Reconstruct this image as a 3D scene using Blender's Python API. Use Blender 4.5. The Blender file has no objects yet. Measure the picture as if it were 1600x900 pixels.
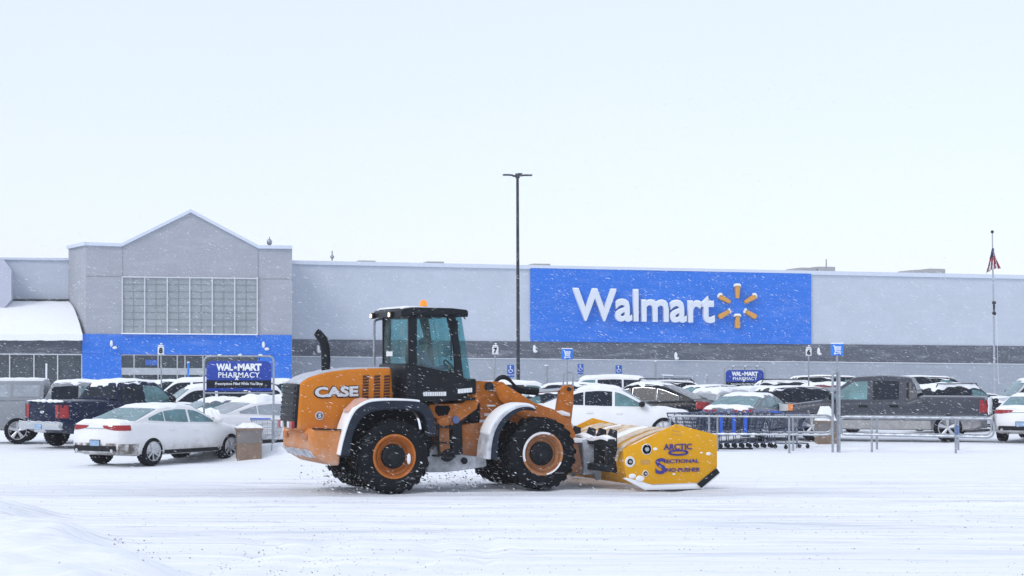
import bpy, bmesh, math, random
import numpy as np
from mathutils import Vector, Matrix, Euler
R = math.radians
random.seed(7)
rng = np.random.default_rng(11)
SC = bpy.context.scene
COL = SC.collection

# ---------------------------------------------------------------- camera
HAZE = 0.00035
CAMH = 2.7
F = 3000.0                      # focal length in pixels of the 1600 px wide photo
PITCH = math.atan(107.0 / F)
cam_d = bpy.data.cameras.new('camera'); cam = bpy.data.objects.new('camera', cam_d); COL.objects.link(cam)
cam_d.sensor_width = 36.0; cam_d.lens = 36.0 * F / 1600.0
cam_d.clip_start = 0.5; cam_d.clip_end = 4000
cam.location = (0, 0, CAMH); cam.rotation_euler = (math.pi / 2 + PITCH, 0, 0)
SC.camera = cam

# ---------------------------------------------------------------- sky, sun, exposure
SUN_EL, SUN_AZ = R(42), R(225)      # azimuth clockwise from +Y
w = bpy.data.worlds.new('World'); SC.world = w; w.use_nodes = True
nt = w.node_tree; nt.nodes.clear()
out = nt.nodes.new('ShaderNodeOutputWorld')
sky = nt.nodes.new('ShaderNodeTexSky'); sky.sky_type = 'NISHITA'; sky.sun_disc = False
sky.sun_elevation = SUN_EL; sky.sun_rotation = SUN_AZ; sky.dust_density = 1.0; sky.air_density = 1.0
b1 = nt.nodes.new('ShaderNodeBackground'); b1.inputs[1].default_value = 0.05
nt.links.new(sky.outputs[0], b1.inputs[0])
# the snow cloud that covers the whole sky
tc = nt.nodes.new('ShaderNodeTexCoord')
nz = nt.nodes.new('ShaderNodeTexNoise'); nz.inputs['Scale'].default_value = 1.6; nz.inputs['Detail'].default_value = 3
nt.links.new(tc.outputs['Generated'], nz.inputs['Vector'])
mp = nt.nodes.new('ShaderNodeValToRGB')
mp.color_ramp.elements[0].position = 0.3; mp.color_ramp.elements[0].color = (0.645, 0.685, 0.79, 1)
mp.color_ramp.elements[1].position = 0.7; mp.color_ramp.elements[1].color = (0.68, 0.71, 0.81, 1)
nt.links.new(nz.outputs[0], mp.inputs[0])
b2 = nt.nodes.new('ShaderNodeBackground'); b2.inputs[1].default_value = 1.0
nt.links.new(mp.outputs[0], b2.inputs[0])
ad = nt.nodes.new('ShaderNodeAddShader')
nt.links.new(b1.outputs[0], ad.inputs[0]); nt.links.new(b2.outputs[0], ad.inputs[1]); nt.links.new(ad.outputs[0], out.inputs[0])
sd = bpy.data.lights.new('sun', 'SUN'); sd.energy = 1.2; sd.angle = R(22); sd.color = (1.0, 0.97, 0.93)
sun = bpy.data.objects.new('sun', sd); COL.objects.link(sun)
sv = Vector((math.sin(SUN_AZ) * math.cos(SUN_EL), math.cos(SUN_AZ) * math.cos(SUN_EL), math.sin(SUN_EL)))
sun.rotation_euler = sv.to_track_quat('Z', 'Y').to_euler(); sun.location = (0, 0, 40)
SC.view_settings.view_transform = 'Standard'; SC.view_settings.look = 'None'
SC.view_settings.exposure = 0.0; SC.view_settings.gamma = 1.0; SC.view_settings.use_curve_mapping = False
SC.cycles.max_bounces = 8; SC.cycles.volume_bounces = 1; SC.cycles.transparent_max_bounces = 16
try:
    SC.cycles.use_denoising = True
except Exception:
    pass

# ---------------------------------------------------------------- measuring helpers (photo pixels to world points)
CP, SP = math.cos(PITCH), math.sin(PITCH)
def ray(px, py):
    x = (px - 800) / F; y = (450 - py) / F
    return Vector((x, CP - y * SP, SP + y * CP))
def at_depth(px, py, Y):
    d = ray(px, py); t = Y / d.y
    return Vector((d.x * t, Y, CAMH + d.z * t))
def on_ground(px, py, z=0.0):
    d = ray(px, py); t = (z - CAMH) / d.z
    return Vector((d.x * t, d.y * t, z))
def depth_x(px, Y):
    return (px - 800) / F * Y / CP
def hit_plane(px, py, P, n):
    d = ray(px, py); o = Vector((0, 0, CAMH))
    t = (P - o).dot(n) / d.dot(n)
    return o + d * t

# ---------------------------------------------------------------- mesh builder
class MB:
    def __init__(s): s.v = []; s.f = []; s.m = []
    def add(s, vs, fs, mi=0):
        b = len(s.v); s.v += [tuple(p) for p in vs]
        for f in fs: s.f.append(tuple(b + i for i in f)); s.m.append(mi)
    def box(s, c, d, rz=0, mi=0, M=None):
        x, y, z = d[0] / 2, d[1] / 2, d[2] / 2
        vs = [Vector((i * x, j * y, k * z)) for i in (-1, 1) for j in (-1, 1) for k in (-1, 1)]
        if rz: q = Matrix.Rotation(rz, 3, 'Z'); vs = [q @ v for v in vs]
        if M: vs = [M @ v for v in vs]
        vs = [v + Vector(c) for v in vs]
        s.add(vs, [(0, 1, 3, 2), (4, 6, 7, 5), (0, 4, 5, 1), (2, 3, 7, 6), (0, 2, 6, 4), (1, 5, 7, 3)], mi)
    def prism(s, poly, y0, y1, mi=0, ax='y'):
        # poly in XZ, extruded along y
        n = len(poly)
        def P(p, t): return (p[0], t, p[1]) if ax == 'y' else ((t, p[0], p[1]) if ax == 'x' else (p[0], p[1], t))
        vs = [P(p, y0) for p in poly] + [P(p, y1) for p in poly]
        fs = [tuple(range(n)), tuple(range(2 * n - 1, n - 1, -1))]
        fs += [(i, i + n, (i + 1) % n + n, (i + 1) % n) for i in range(n)]
        s.add(vs, fs, mi)
    def band(s, outer, inner, y0, y1, mi=0):
        n = len(outer); vs = []
        for t in (y0, y1):
            vs += [(p[0], t, p[1]) for p in outer] + [(p[0], t, p[1]) for p in inner]
        fs = []
        for i in range(n - 1):
            fs += [(i, i + 1, n + i + 1, n + i), (2 * n + i, 3 * n + i, 3 * n + i + 1, 2 * n + i + 1),
                   (i, 2 * n + i, 2 * n + i + 1, i + 1), (n + i, n + i + 1, 3 * n + i + 1, 3 * n + i)]
        fs += [(0, n, 3 * n, 2 * n), (n - 1, 3 * n - 1, 4 * n - 1, 2 * n - 1)]
        s.add(vs, fs, mi)
    def tube(s, pts, r, n=8, mi=0, closed=False, fillet=0, caps=True):
        pts = [Vector(p) for p in pts]
        if fillet:
            q = []
            N = len(pts)
            for i, p in enumerate(pts):
                if not closed and i in (0, N - 1): q.append(p); continue
                a = pts[i - 1]; b = pts[(i + 1) % N]
                fa = min(fillet, (a - p).length * .45); fb = min(fillet, (b - p).length * .45)
                A = p + (a - p).normalized() * fa; B = p + (b - p).normalized() * fb
                for k in range(5):
                    t = k / 4; q.append(A * (1 - t) ** 2 + p * 2 * t * (1 - t) + B * t * t)
            pts = q
        N = len(pts); rr = r if isinstance(r, (list, tuple)) else [r] * N
        prev = None; vs = []
        for i, p in enumerate(pts):
            if closed: t = (pts[(i + 1) % N] - pts[i - 1])
            elif i == 0: t = pts[1] - p
            elif i == N - 1: t = p - pts[-2]
            else: t = (pts[i + 1] - p).normalized() + (p - pts[i - 1]).normalized()
            t = t.normalized()
            if prev is None:
                u = t.cross(Vector((0, 0, 1)))
                if u.length < .05: u = t.cross(Vector((1, 0, 0)))
            else: u = prev - t * prev.dot(t)
            u.normalize(); prev = u; v = t.cross(u)
            for k in range(n):
                a = 2 * math.pi * k / n
                vs.append(p + (u * math.cos(a) + v * math.sin(a)) * rr[min(i, len(rr) - 1)])
        fs = []
        for i in range(N if closed else N - 1):
            j = (i + 1) % N
            fs += [(i * n + k, i * n + (k + 1) % n, j * n + (k + 1) % n, j * n + k) for k in range(n)]
        if not closed and caps:
            fs += [tuple(range(n - 1, -1, -1)), tuple(range((N - 1) * n, N * n))]
        s.add(vs, fs, mi)
    def cyl(s, a, b, r0, r1=None, n=16, mi=0):
        s.tube([a, b], [r0, r0 if r1 is None else r1], n, mi)
    def lathe(s, prof, c, n=32, mi=0, ang0=0, ang1=2 * math.pi, closed=False):
        # profile (y offset, radius) spun round the y axis through c
        full = abs(ang1 - ang0 - 2 * math.pi) < 1e-6; m = len(prof); vs = []
        N = n if full else n + 1
        for i in range(N):
            a = ang0 + (ang1 - ang0) * i / n
            vs += [(c[0] + r * math.cos(a), c[1] + y, c[2] + r * math.sin(a)) for y, r in prof]
        fs = []
        for i in range(n):
            j = (i + 1) % N
            for k in range(m - 1 if not closed else m):
                l = (k + 1) % m
                fs.append((i * m + k, i * m + l, j * m + l, j * m + k))
        s.add(vs, fs, mi)
    def grid(s, P, mi=0, close=False):
        r = len(P); c = len(P[0]); vs = [p for row in P for p in row]; fs = []
        for i in range(r - 1):
            for j in range(c - 1 if not close else c):
                k = (j + 1) % c
                fs.append((i * c + j, i * c + k, (i + 1) * c + k, (i + 1) * c + j))
        s.add(vs, fs, mi)
    def slab(s, P, t, mi=0):
        # grid with thickness t (downwards/inwards vector given as function or number along -z)
        T = Vector((0, 0, -t)) if not isinstance(t, Vector) else t
        r = len(P); c = len(P[0])
        top = [Vector(p) for row in P for p in row]; bot = [p + T for p in top]; n = r * c; fs = []
        for i in range(r - 1):
            for j in range(c - 1):
                a, b, d, e = i * c + j, i * c + j + 1, (i + 1) * c + j + 1, (i + 1) * c + j
                fs += [(a, b, d, e), (n + a, n + e, n + d, n + b)]
        for i in range(r - 1):
            for j in (0, c - 1):
                a, b = i * c + j, (i + 1) * c + j; fs.append((a, b, n + b, n + a))
        for j in range(c - 1):
            for i in (0, r - 1):
                a, b = i * c + j, i * c + j + 1; fs.append((a, b, n + b, n + a))
        s.add(top + bot, fs, mi)
    def ell(s, c, rad, mi=0, u=12, v=8):
        P = []
        for i in range(v + 1):
            a = math.pi * i / v
            P.append([(c[0] + rad[0] * math.sin(a) * math.cos(2 * math.pi * j / u), c[1] + rad[1] * math.sin(a) * math.sin(2 * math.pi * j / u), c[2] + rad[2] * math.cos(a)) for j in range(u)])
        s.grid(P, mi, close=True)
    def build(s, name, mats, parent=None, bevel=0, seg=2, smooth=None, loc=None):
        me = bpy.data.meshes.new(name); me.from_pydata(s.v, [], s.f); me.update()
        if not isinstance(mats, (list, tuple)): mats = [mats]
        for m in mats: me.materials.append(m)
        me.polygons.foreach_set('material_index', s.m)
        bm = bmesh.new(); bm.from_mesh(me)
        bmesh.ops.remove_doubles(bm, verts=bm.verts, dist=1e-5)
        bmesh.ops.recalc_face_normals(bm, faces=bm.faces)
        if bevel:
            es = [e for e in bm.edges if len(e.link_faces) == 2 and e.calc_face_angle(0) > R(25)]
            bmesh.ops.bevel(bm, geom=es, offset=bevel, segments=seg, profile=.6, affect='EDGES', clamp_overlap=True)
        bm.to_mesh(me); bm.free()
        if smooth is None: smooth = 38
        if smooth:
            me.polygons.foreach_set('use_smooth', [True] * len(me.polygons))
            me.set_sharp_from_angle(angle=R(smooth))
        o = bpy.data.objects.new(name, me); COL.objects.link(o)
        if parent is not None: o.parent = parent
        if loc is not None: o.location = loc
        return o

def thing(name, label, cat, loc=(0, 0, 0), rz=0, group=None, scale=None):
    o = bpy.data.objects.new(name, None); COL.objects.link(o)
    o.location = loc; o.rotation_euler = (0, 0, rz); o.empty_display_size = .3
    if scale: o.scale = (scale,) * 3
    return tag(o, label, cat, group)
def tag(o, label, cat, group=None):
    o['label'] = label; o['category'] = cat
    if group: o['group'] = group
    return o

# ---------------------------------------------------------------- materials
MATS = {}
def L(*c): return (c[0], c[1], c[2], 1.0)
def mat(name, col, rough=.6, metal=0, var=.12, nscale=6.0, bump=0, bscale=40, coat=0, emit=None, estr=0, dirt=None, dirt_amt=0, snow=0, spec=None, nvec=(1, 1, 1)):
    if name in MATS: return MATS[name]
    m = bpy.data.materials.new(name); m.use_nodes = True; nt = m.node_tree; N = nt.nodes; K = nt.links
    p = N['Principled BSDF']; p.inputs['Roughness'].default_value = rough; p.inputs['Metallic'].default_value = metal
    if spec is not None: p.inputs['Specular IOR Level'].default_value = spec
    if coat: p.inputs['Coat Weight'].default_value = coat; p.inputs['Coat Roughness'].default_value = .12
    t = N.new('ShaderNodeTexCoord')
    mpn = N.new('ShaderNodeMapping'); mpn.inputs['Scale'].default_value = nvec
    K.new(t.outputs['Object'], mpn.inputs['Vector'])
    n1 = N.new('ShaderNodeTexNoise'); n1.inputs['Scale'].default_value = nscale; n1.inputs['Detail'].default_value = 6; n1.inputs['Roughness'].default_value = .65
    K.new(mpn.outputs[0], n1.inputs['Vector'])
    mr = N.new('ShaderNodeMapRange'); mr.inputs[1].default_value = .3; mr.inputs[2].default_value = .7
    mr.inputs[3].default_value = 1 - var; mr.inputs[4].default_value = 1 + var
    K.new(n1.outputs[0], mr.inputs[0])
    hs = N.new('ShaderNodeVectorMath'); hs.operation = 'SCALE'; hs.inputs[0].default_value = col[:3]
    K.new(mr.outputs[0], hs.inputs['Scale'])
    last = hs.outputs[0]
    def mixin(last, c2, thr0, thr1, scale, amt, vec=None, mask=None):
        n = N.new('ShaderNodeTexNoise'); n.inputs['Scale'].default_value = scale; n.inputs['Detail'].default_value = 7; n.inputs['Roughness'].default_value = .7
        K.new(vec or t.outputs['Object'], n.inputs['Vector'])
        r = N.new('ShaderNodeMapRange'); r.inputs[1].default_value = thr0; r.inputs[2].default_value = thr1; r.inputs[4].default_value = amt
        K.new(n.outputs[0], r.inputs[0]); f = r.outputs[0]
        if mask is not None:
            mu = N.new('ShaderNodeMath'); mu.operation = 'MULTIPLY'; K.new(f, mu.inputs[0]); K.new(mask, mu.inputs[1]); f = mu.outputs[0]
        mx = N.new('ShaderNodeMix'); mx.data_type = 'RGBA'; K.new(f, mx.inputs[0]); K.new(last, mx.inputs[6]); mx.inputs[7].default_value = L(*c2)
        return mx.outputs[2]
    if dirt:   # road salt and slush thrown on the lower part: heavier towards z = 0.2
        z = N.new('ShaderNodeSeparateXYZ'); K.new(t.outputs['Object'], z.inputs[0])
        r = N.new('ShaderNodeMapRange'); r.inputs[1].default_value = dirt[3] if len(dirt) > 3 else .95; r.inputs[2].default_value = .33; r.inputs[3].default_value = 0; r.inputs[4].default_value = 1
        K.new(z.outputs[2], r.inputs[0])
        last = mixin(last, dirt[:3], .32, .62, 2.6, dirt_amt, mask=r.outputs[0])
    if snow:   # powder clinging in streaks blown by the wind
        mm = N.new('ShaderNodeMapping'); mm.inputs['Scale'].default_value = (1.0, 1.0, 3.0); mm.inputs['Rotation'].default_value = (0, R(-24), 0)
        K.new(t.outputs['Object'], mm.inputs['Vector'])
        last = mixin(last, (.80, .83, .88), .58, .70, 5.0, snow, vec=mm.outputs[0])
    K.new(last, p.inputs['Base Color'])
    if bump:
        n2 = N.new('ShaderNodeTexNoise'); n2.inputs['Scale'].default_value = bscale; n2.inputs['Detail'].default_value = 5
        K.new(mpn.outputs[0], n2.inputs['Vector'])
        b = N.new('ShaderNodeBump'); b.inputs['Strength'].default_value = bump; b.inputs['Distance'].default_value = .02
        K.new(n2.outputs[0], b.inputs['Height']); K.new(b.outputs[0], p.inputs['Normal'])
    if emit:
        p.inputs['Emission Color'].default_value = L(*emit); p.inputs['Emission Strength'].default_value = estr
    MATS[name] = m; return m
def glass(name, tint, trans=.6, rough=.08):
    if name in MATS: return MATS[name]
    m = bpy.data.materials.new(name); m.use_nodes = True; nt = m.node_tree; N = nt.nodes; K = nt.links
    p = N['Principled BSDF']; p.inputs['Base Color'].default_value = L(*[c * .35 for c in tint]); p.inputs['Roughness'].default_value = rough
    tr = N.new('ShaderNodeBsdfTransparent'); tr.inputs[0].default_value = L(*tint)
    t = N.new('ShaderNodeTexCoord'); n = N.new('ShaderNodeTexNoise'); n.inputs['Scale'].default_value = 3; n.inputs['Detail'].default_value = 6
    K.new(t.outputs['Object'], n.inputs['Vector'])
    r = N.new('ShaderNodeMapRange'); r.inputs[1].default_value = .35; r.inputs[2].default_value = .7; r.inputs[3].default_value = 1 - trans; r.inputs[4].default_value = min(1, 1 - trans + .2)
    K.new(n.outputs[0], r.inputs[0])
    mx = N.new('ShaderNodeMixShader'); K.new(r.outputs[0], mx.inputs[0]); K.new(tr.outputs[0], mx.inputs[1]); K.new(p.outputs[0], mx.inputs[2])
    K.new(mx.outputs[0], N['Material Output'].inputs[0]); MATS[name] = m; return m

SNOW = mat('snow', (.86, .885, .91), .75, var=.02, nscale=3, bump=.35, bscale=14)
GALV = mat('galvanised_steel', (.33, .36, .40), .45, .6, var=.2, nscale=9, snow=.25)
BLACKP = mat('black_plastic', (.008, .010, .014), .5, var=.3, snow=.08, spec=.2)
RUBBER = mat('tyre_rubber', (.008, .009, .012), .8, var=.3, bump=.4, bscale=30, snow=.20, spec=.12)
DARKMETAL = mat('dark_metal', (.02, .023, .03), .6, .1, var=.3, snow=.2, spec=.2)
WHITEP = mat('white_paint', (.78, .80, .82), .45, var=.03)

# ---------------------------------------------------------------- lettering
def text_mesh(body, bold=0.0, space=1.0, extr=0.01):
    cu = bpy.data.curves.new('txt', 'FONT'); cu.body = body; cu.size = 1; cu.offset = bold; cu.extrude = extr; cu.space_character = space; cu.resolution_u = 3
    o = bpy.data.objects.new('txt', cu); COL.objects.link(o)
    dg = bpy.context.evaluated_depsgraph_get()
    me = bpy.data.meshes.new_from_object(o.evaluated_get(dg)); bpy.data.objects.remove(o); bpy.data.curves.remove(cu)
    return me
def text(name, body, mats, origin, xd, ud, wid, hei, parent=None, bold=0.0, depth=.01, space=1.0, bev=0, slant=0):
    """lettering whose lower left corner is at origin (parent space), running along xd, standing along ud"""
    me = text_mesh(body, bold, space)
    n = len(me.vertices); co = np.empty(n * 3); me.vertices.foreach_get('co', co); co = co.reshape(-1, 3)
    mn = co.min(0); mx = co.max(0); co -= mn; co /= np.maximum(mx - mn, 1e-6)
    xd = Vector(xd).normalized(); ud = Vector(ud).normalized(); nd = xd.cross(ud)
    A = np.array([list(xd * wid), list(ud * hei), list(nd * depth)])
    if slant: co[:, 0] += co[:, 1] * slant
    co = co @ A + np.array(list(Vector(origin)))
    me.vertices.foreach_set('co', co.ravel()); me.update(); me.name = name
    me.materials.clear(); me.materials.append(mats)
    o = bpy.data.objects.new(name, me); COL.objects.link(o)
    if parent is not None: o.parent = parent
    return o
# ================================================================ THE GROUND
def vnoise(x, y, seed):
    xi = np.floor(x).astype(np.int64); yi = np.floor(y).astype(np.int64); fx = x - xi; fy = y - yi
    fx = fx * fx * (3 - 2 * fx); fy = fy * fy * (3 - 2 * fy)
    def h(a, b):
        q = (a * 374761393 + b * 668265263 + seed * 1442695041) & 0x7fffffff
        q = ((q ^ (q >> 13)) * 1274126177) & 0x7fffffff
        return ((q ^ (q >> 16)) & 0xffff) / 65535.0
    return (h(xi, yi) * (1 - fx) + h(xi + 1, yi) * fx) * (1 - fy) + (h(xi, yi + 1) * (1 - fx) + h(xi + 1, yi + 1) * fx) * fy
def ss(e0, e1, x):
    t = np.clip((x - e0) / (e1 - e0), 0, 1); return t * t * (3 - 2 * t)
MOUNDS = []     # (x, y, rx, ry, h)
def mound(px, py, rx, ry, h):
    p = on_ground(px, py); MOUNDS.append((p.x, p.y, rx, ry, h))
mound(395, 716, 1.7, .9, .26); mound(345, 713, 1.6, .7, .20); mound(445, 718, 1.6, 1.0, .24); mound(510, 716, 2.0, .9, .12)
mound(1290, 696, 2.6, .9, .08); mound(1420, 700, 3.2, 1.0, .07); mound(1180, 694, 3.0, .9, .06); mound(1520, 702, 2.2, .9, .06)
ARCS = ((-6.7, 27, 3.1, -.5, 1.3), (-6.7, 27, 3.35, -.3, 1.2), (-6.7, 27, 4.0, -.4, 1.0), (-6.7, 27, 4.35, -.4, .8), (-4.2, 27, 3.1, -.5, .6), (-4.2, 27, 3.9, -.5, .5), (3.5, 24, 3.2, -.2, 1.6), (3.5, 24, 3.6, -.2, 1.6))
def height(X, Y):
    lane = ss(24, 27, Y) * (1 - ss(42, 46, Y))
    z = (vnoise(X * .10 + 3, Y * 3.1 + X * .03, 1) - .5) * .035 + (vnoise(X * .06, Y * .6, 21) - .5) * .03 + (vnoise(X * .3, Y * 4.2 - X * .12, 2) - .5) * .05 * (.3 + vnoise(X * .2, Y * .4, 9))
    z = z * (.35 + .65 * lane)
    z += (vnoise(X * 2.2, Y * 2.2, 3) - .5) * .018 + (vnoise(X * 7, Y * 7, 4) - .5) * .010 + (vnoise(X * .5, Y * .5, 5) - .5) * .05 * (1 - lane)
    # curved wheel tracks turning in the foreground
    for cx, cy, r0, a0, a1 in ARCS:
        d = np.hypot((X - cx), (Y - cy) * .65); a = np.arctan2(-(Y - cy), X - cx)
        m = ss(a0 - .2, a0, a) * (1 - ss(a1, a1 + .3, a))
        z -= .055 * np.exp(-((d - r0) / .10) ** 2) * m * (.3 + vnoise(X * 3, Y * 3, 6))
        z += .016 * np.exp(-((d - r0 - .3) / .12) ** 2) * m
    # wheel lanes running past
    for y0, s in ((29.2, .02), (31.0, .02), (33.3, .0), (35.2, .0), (36.9, .0), (26.6, .05), (28.0, .05), (39.2, 0), (40.6, 0)):
        d = (Y - y0 - s * X - .25 * (vnoise(X * .15, X * 0 + y0, 8) - .5)); z -= .040 * np.exp(-(d / .16) ** 2) * (.2 + vnoise(X * .6, Y * 3, 7)); z += .014 * np.exp(-((d - .3) / .13) ** 2)
    # ploughed berm, left foreground
    e = 10.3 - (X + 13.2) * 0  # keep array
    edge = -4.1 - (Y - 24) * .42 + (vnoise(Y * .8, X * 0, 12) - .5) * 1.3
    b = ss(0, 1.5, edge - X) * (1 - ss(34.5, 38.0, Y + .15 * (X + 8)))
    z += b * (.34 + (vnoise(X * 1.1, Y * 1.1, 13) - .5) * .16 + (vnoise(X * 3, Y * 3, 14) - .5) * .10 + (vnoise(X * 8, Y * 8, 16) - .5) * .05)
    for x, y, rx, ry, h in MOUNDS:
        q = ((X - x) / rx) ** 2 + ((Y - y) / ry) ** 2
        z += h * np.exp(-q * 1.3) * (.8 + .4 * vnoise(X * 3, Y * 3, 15))
    far = ss(75, 95, np.hypot(X, Y)); z = z * (1 - far)
    return z
def spans(segs):
    out = []
    for a, b, d in segs: out += list(np.arange(a, b, d))
    return np.array(out)
xs = spans([(-1500, -100, 140), (-100, -24, 4), (-24, 24, .17), (24, 100, 4), (100, 1501, 140)])
ys = spans([(-400, -20, 60), (-20, 18, 2), (18, 50, .10), (50, 78, .3), (78, 130, 4), (130, 1500, 120)])
X, Y = np.meshgrid(xs, ys); Z = height(X, Y) - .03
nv = X.size; nx = len(xs); ny = len(ys)
me = bpy.data.meshes.new('snowy_ground'); me.vertices.add(nv)
me.vertices.foreach_set('co', np.stack([X, Y, Z], -1).ravel())
ii, jj = np.meshgrid(np.arange(ny - 1), np.arange(nx - 1), indexing='ij'); a = (ii * nx + jj).ravel()
q = np.stack([a, a + 1, a + nx + 1, a + nx], -1).ravel().astype(np.int32); nf = len(a)
me.loops.add(nf * 4); me.loops.foreach_set('vertex_index', q); me.polygons.add(nf)
me.polygons.foreach_set('loop_start', np.arange(0, nf * 4, 4, dtype=np.int32)); me.polygons.foreach_set('use_smooth', np.ones(nf, bool)); me.update(calc_edges=True)
ground = bpy.data.objects.new('snowy_ground', me); COL.objects.link(ground); ground['kind'] = 'structure'
g = bpy.data.materials.new('packed_snow'); g.use_nodes = True; N = g.node_tree.nodes; K = g.node_tree.links
p = N['Principled BSDF']; p.inputs['Roughness'].default_value = .8; p.inputs['Specular IOR Level'].default_value = .25
t = N.new('ShaderNodeTexCoord')
def nn(scale, vec, det=6, rough=.6):
    m = N.new('ShaderNodeMapping'); m.inputs['Scale'].default_value = vec; K.new(t.outputs['Object'], m.inputs['Vector'])
    n = N.new('ShaderNodeTexNoise'); n.inputs['Scale'].default_value = scale; n.inputs['Detail'].default_value = det; n.inputs['Roughness'].default_value = rough
    K.new(m.outputs[0], n.inputs['Vector']); return n.outputs[0]
def rg(v, a, b, c=0, d=1):
    r = N.new('ShaderNodeMapRange'); r.inputs[1].default_value = a; r.inputs[2].default_value = b; r.inputs[3].default_value = c; r.inputs[4].default_value = d
    K.new(v, r.inputs[0]); return r.outputs[0]
def mul(a, b):
    m = N.new('ShaderNodeMath'); m.operation = 'MULTIPLY'; K.new(a, m.inputs[0]); K.new(b, m.inputs[1]); return m.outputs[0]
def mixc(f, a, b):
    m = N.new('ShaderNodeMix'); m.data_type = 'RGBA'; K.new(f, m.inputs[0])
    for s, v in ((6, a), (7, b)):
        if isinstance(v, tuple): m.inputs[s].default_value = L(*v)
        else: K.new(v, m.inputs[s])
    return m.outputs[2]
# worn, dirtier streaks where traffic drags grit along the lane
c = mixc(rg(nn(1, (.15, 5.0, 1), 9, .75), .42, .66), (.88, .90, .925), (.76, .82, .89))
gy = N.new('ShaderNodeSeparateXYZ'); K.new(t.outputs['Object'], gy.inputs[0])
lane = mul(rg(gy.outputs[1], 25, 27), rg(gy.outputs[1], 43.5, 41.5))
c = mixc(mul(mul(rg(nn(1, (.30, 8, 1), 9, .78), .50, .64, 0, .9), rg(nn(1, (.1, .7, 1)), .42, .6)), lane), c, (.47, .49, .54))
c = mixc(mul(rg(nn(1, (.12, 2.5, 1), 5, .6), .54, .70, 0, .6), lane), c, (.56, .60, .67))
strip = mul(mul(rg(gy.outputs[1], 36.6, 37.6), rg(gy.outputs[1], 41.0, 39.6)), rg(nn(1, (.25, 5, 1), 8, .7), .36, .60, .1, .85))  # greyer strip under the loader: scraped snow plus contact shade put into the colour
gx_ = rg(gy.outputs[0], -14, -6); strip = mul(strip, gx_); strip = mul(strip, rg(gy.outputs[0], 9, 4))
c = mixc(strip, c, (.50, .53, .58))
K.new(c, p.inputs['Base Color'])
bp = N.new('ShaderNodeBump'); bp.inputs['Strength'].default_value = .5; bp.inputs['Distance'].default_value = .03; K.new(nn(9, (.6, 1.6, 1), 8, .7), bp.inputs['Height']); K.new(bp.outputs[0], p.inputs['Normal'])
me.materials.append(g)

# ================================================================ THE STORE
PR = at_depth(1600, 500, 124.6); PL = at_depth(456, 500, 115.5)
U = Vector((PR.x - PL.x, PR.y - PL.y, 0)).normalized(); NRM = Vector((U.y, -U.x, 0))     # NRM points to the camera
O0 = Vector((PL.x, PL.y, 0)); BROT = math.atan2(U.y, U.x)
def wl(px, py, off=0.0):       # photo pixel on the store's front plane moved off metres forward -> store-local (x, y=-off, z)
    h = hit_plane(px, py, O0 + NRM * off, NRM); d = h - O0
    return Vector((d.dot(U), -off, h.z))
store = thing('store_building', 'long pale grey superstore with blue gabled entrance and big blue sign panel', 'store', O0, BROT)
def wallmat(name, col, panels=True, snow=.22):
    m = mat(name, col, .9, var=.05, nscale=.6, bump=.2, bscale=6, snow=0, spec=.15)
    nt = m.node_tree; N = nt.nodes; K = nt.links; p = N['Principled BSDF']; src = p.inputs['Base Color'].links[0].from_socket
    t = N.new('ShaderNodeTexCoord'); mp_ = N.new('ShaderNodeMapping'); mp_.inputs['Rotation'].default_value = (0, R(20), 0); mp_.inputs['Scale'].default_value = (.35, 1, 1.8)
    K.new(t.outputs['Object'], mp_.inputs[0]); n = N.new('ShaderNodeTexNoise'); n.inputs['Scale'].default_value = 1.6; n.inputs['Detail'].default_value = 9; n.inputs['Roughness'].default_value = .75
    K.new(mp_.outputs[0], n.inputs['Vector']); r = N.new('ShaderNodeMapRange'); r.inputs[1].default_value = .5; r.inputs[2].default_value = .75; r.inputs[4].default_value = snow
    K.new(n.outputs[0], r.inputs[0]); mx = N.new('ShaderNodeMix'); mx.data_type = 'RGBA'; K.new(r.outputs[0], mx.inputs[0]); K.new(src, mx.inputs[6]); mx.inputs[7].default_value = (.75, .79, .85, 1)
    K.new(mx.outputs[2], p.inputs['Base Color']); return m
WGREY = wallmat('wall_pale_grey', (.49, .54, .615)); WENTRY = wallmat('wall_entry_grey', (.355, .375, .42)); WDARK = wallmat('wall_dark_grey', (.105, .118, .145), snow=.3)
WBASE = wallmat('wall_base_grey', (.33, .365, .42)); WBLUE = wallmat('wall_blue', (.034, .175, .66), snow=.12); COPE = mat('coping_metal', (.60, .66, .76), .5, var=.04)
GLZ = mat('storefront_glass', (.045, .06, .075), .15, var=.3, nscale=.7, snow=.15); MULL = mat('mullion_white', (.60, .63, .67), .5, var=.05)
CLER = mat('clerestory_glass', (.30, .335, .36), .3, var=.12, nscale=.5); CLM = mat('clerestory_bar', (.22, .25, .27), .6)
def wquad(mb, pts, off, back, mi=0):
    """wall slab: photo outline on plane off, extruded back to plane back (store local y)"""
    P = [wl(x, y, off) for x, y in pts]
    n = len(P); vs = [tuple(p) for p in P] + [(p.x, -back, p.z) for p in P]
    mb.add(vs, [tuple(range(n)), tuple(range(2 * n - 1, n - 1, -1))] + [(i, (i + 1) % n, (i + 1) % n + n, i + n) for i in range(n)], mi)
def down(px, off, z=-.1):   # pixel column at ground
    for py in range(560, 700):
        if wl(px, py, off).z < z: return py
    return 640
m = MB(); wquad(m, [(-60, 402.5), (1760, 434), (1760, 640), (-60, 640)], 0, -40); m.build('wall', WGREY, store)
m = MB(); wquad(m, [(450, 406.5), (1760, 432.8), (1760, 439), (450, 412.5)], .12, -.3); wquad(m, [(-60, 401.6), (120, 403.2), (120, 407), (-60, 405)], .12, -.3); m.build('coping', COPE, store)
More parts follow.
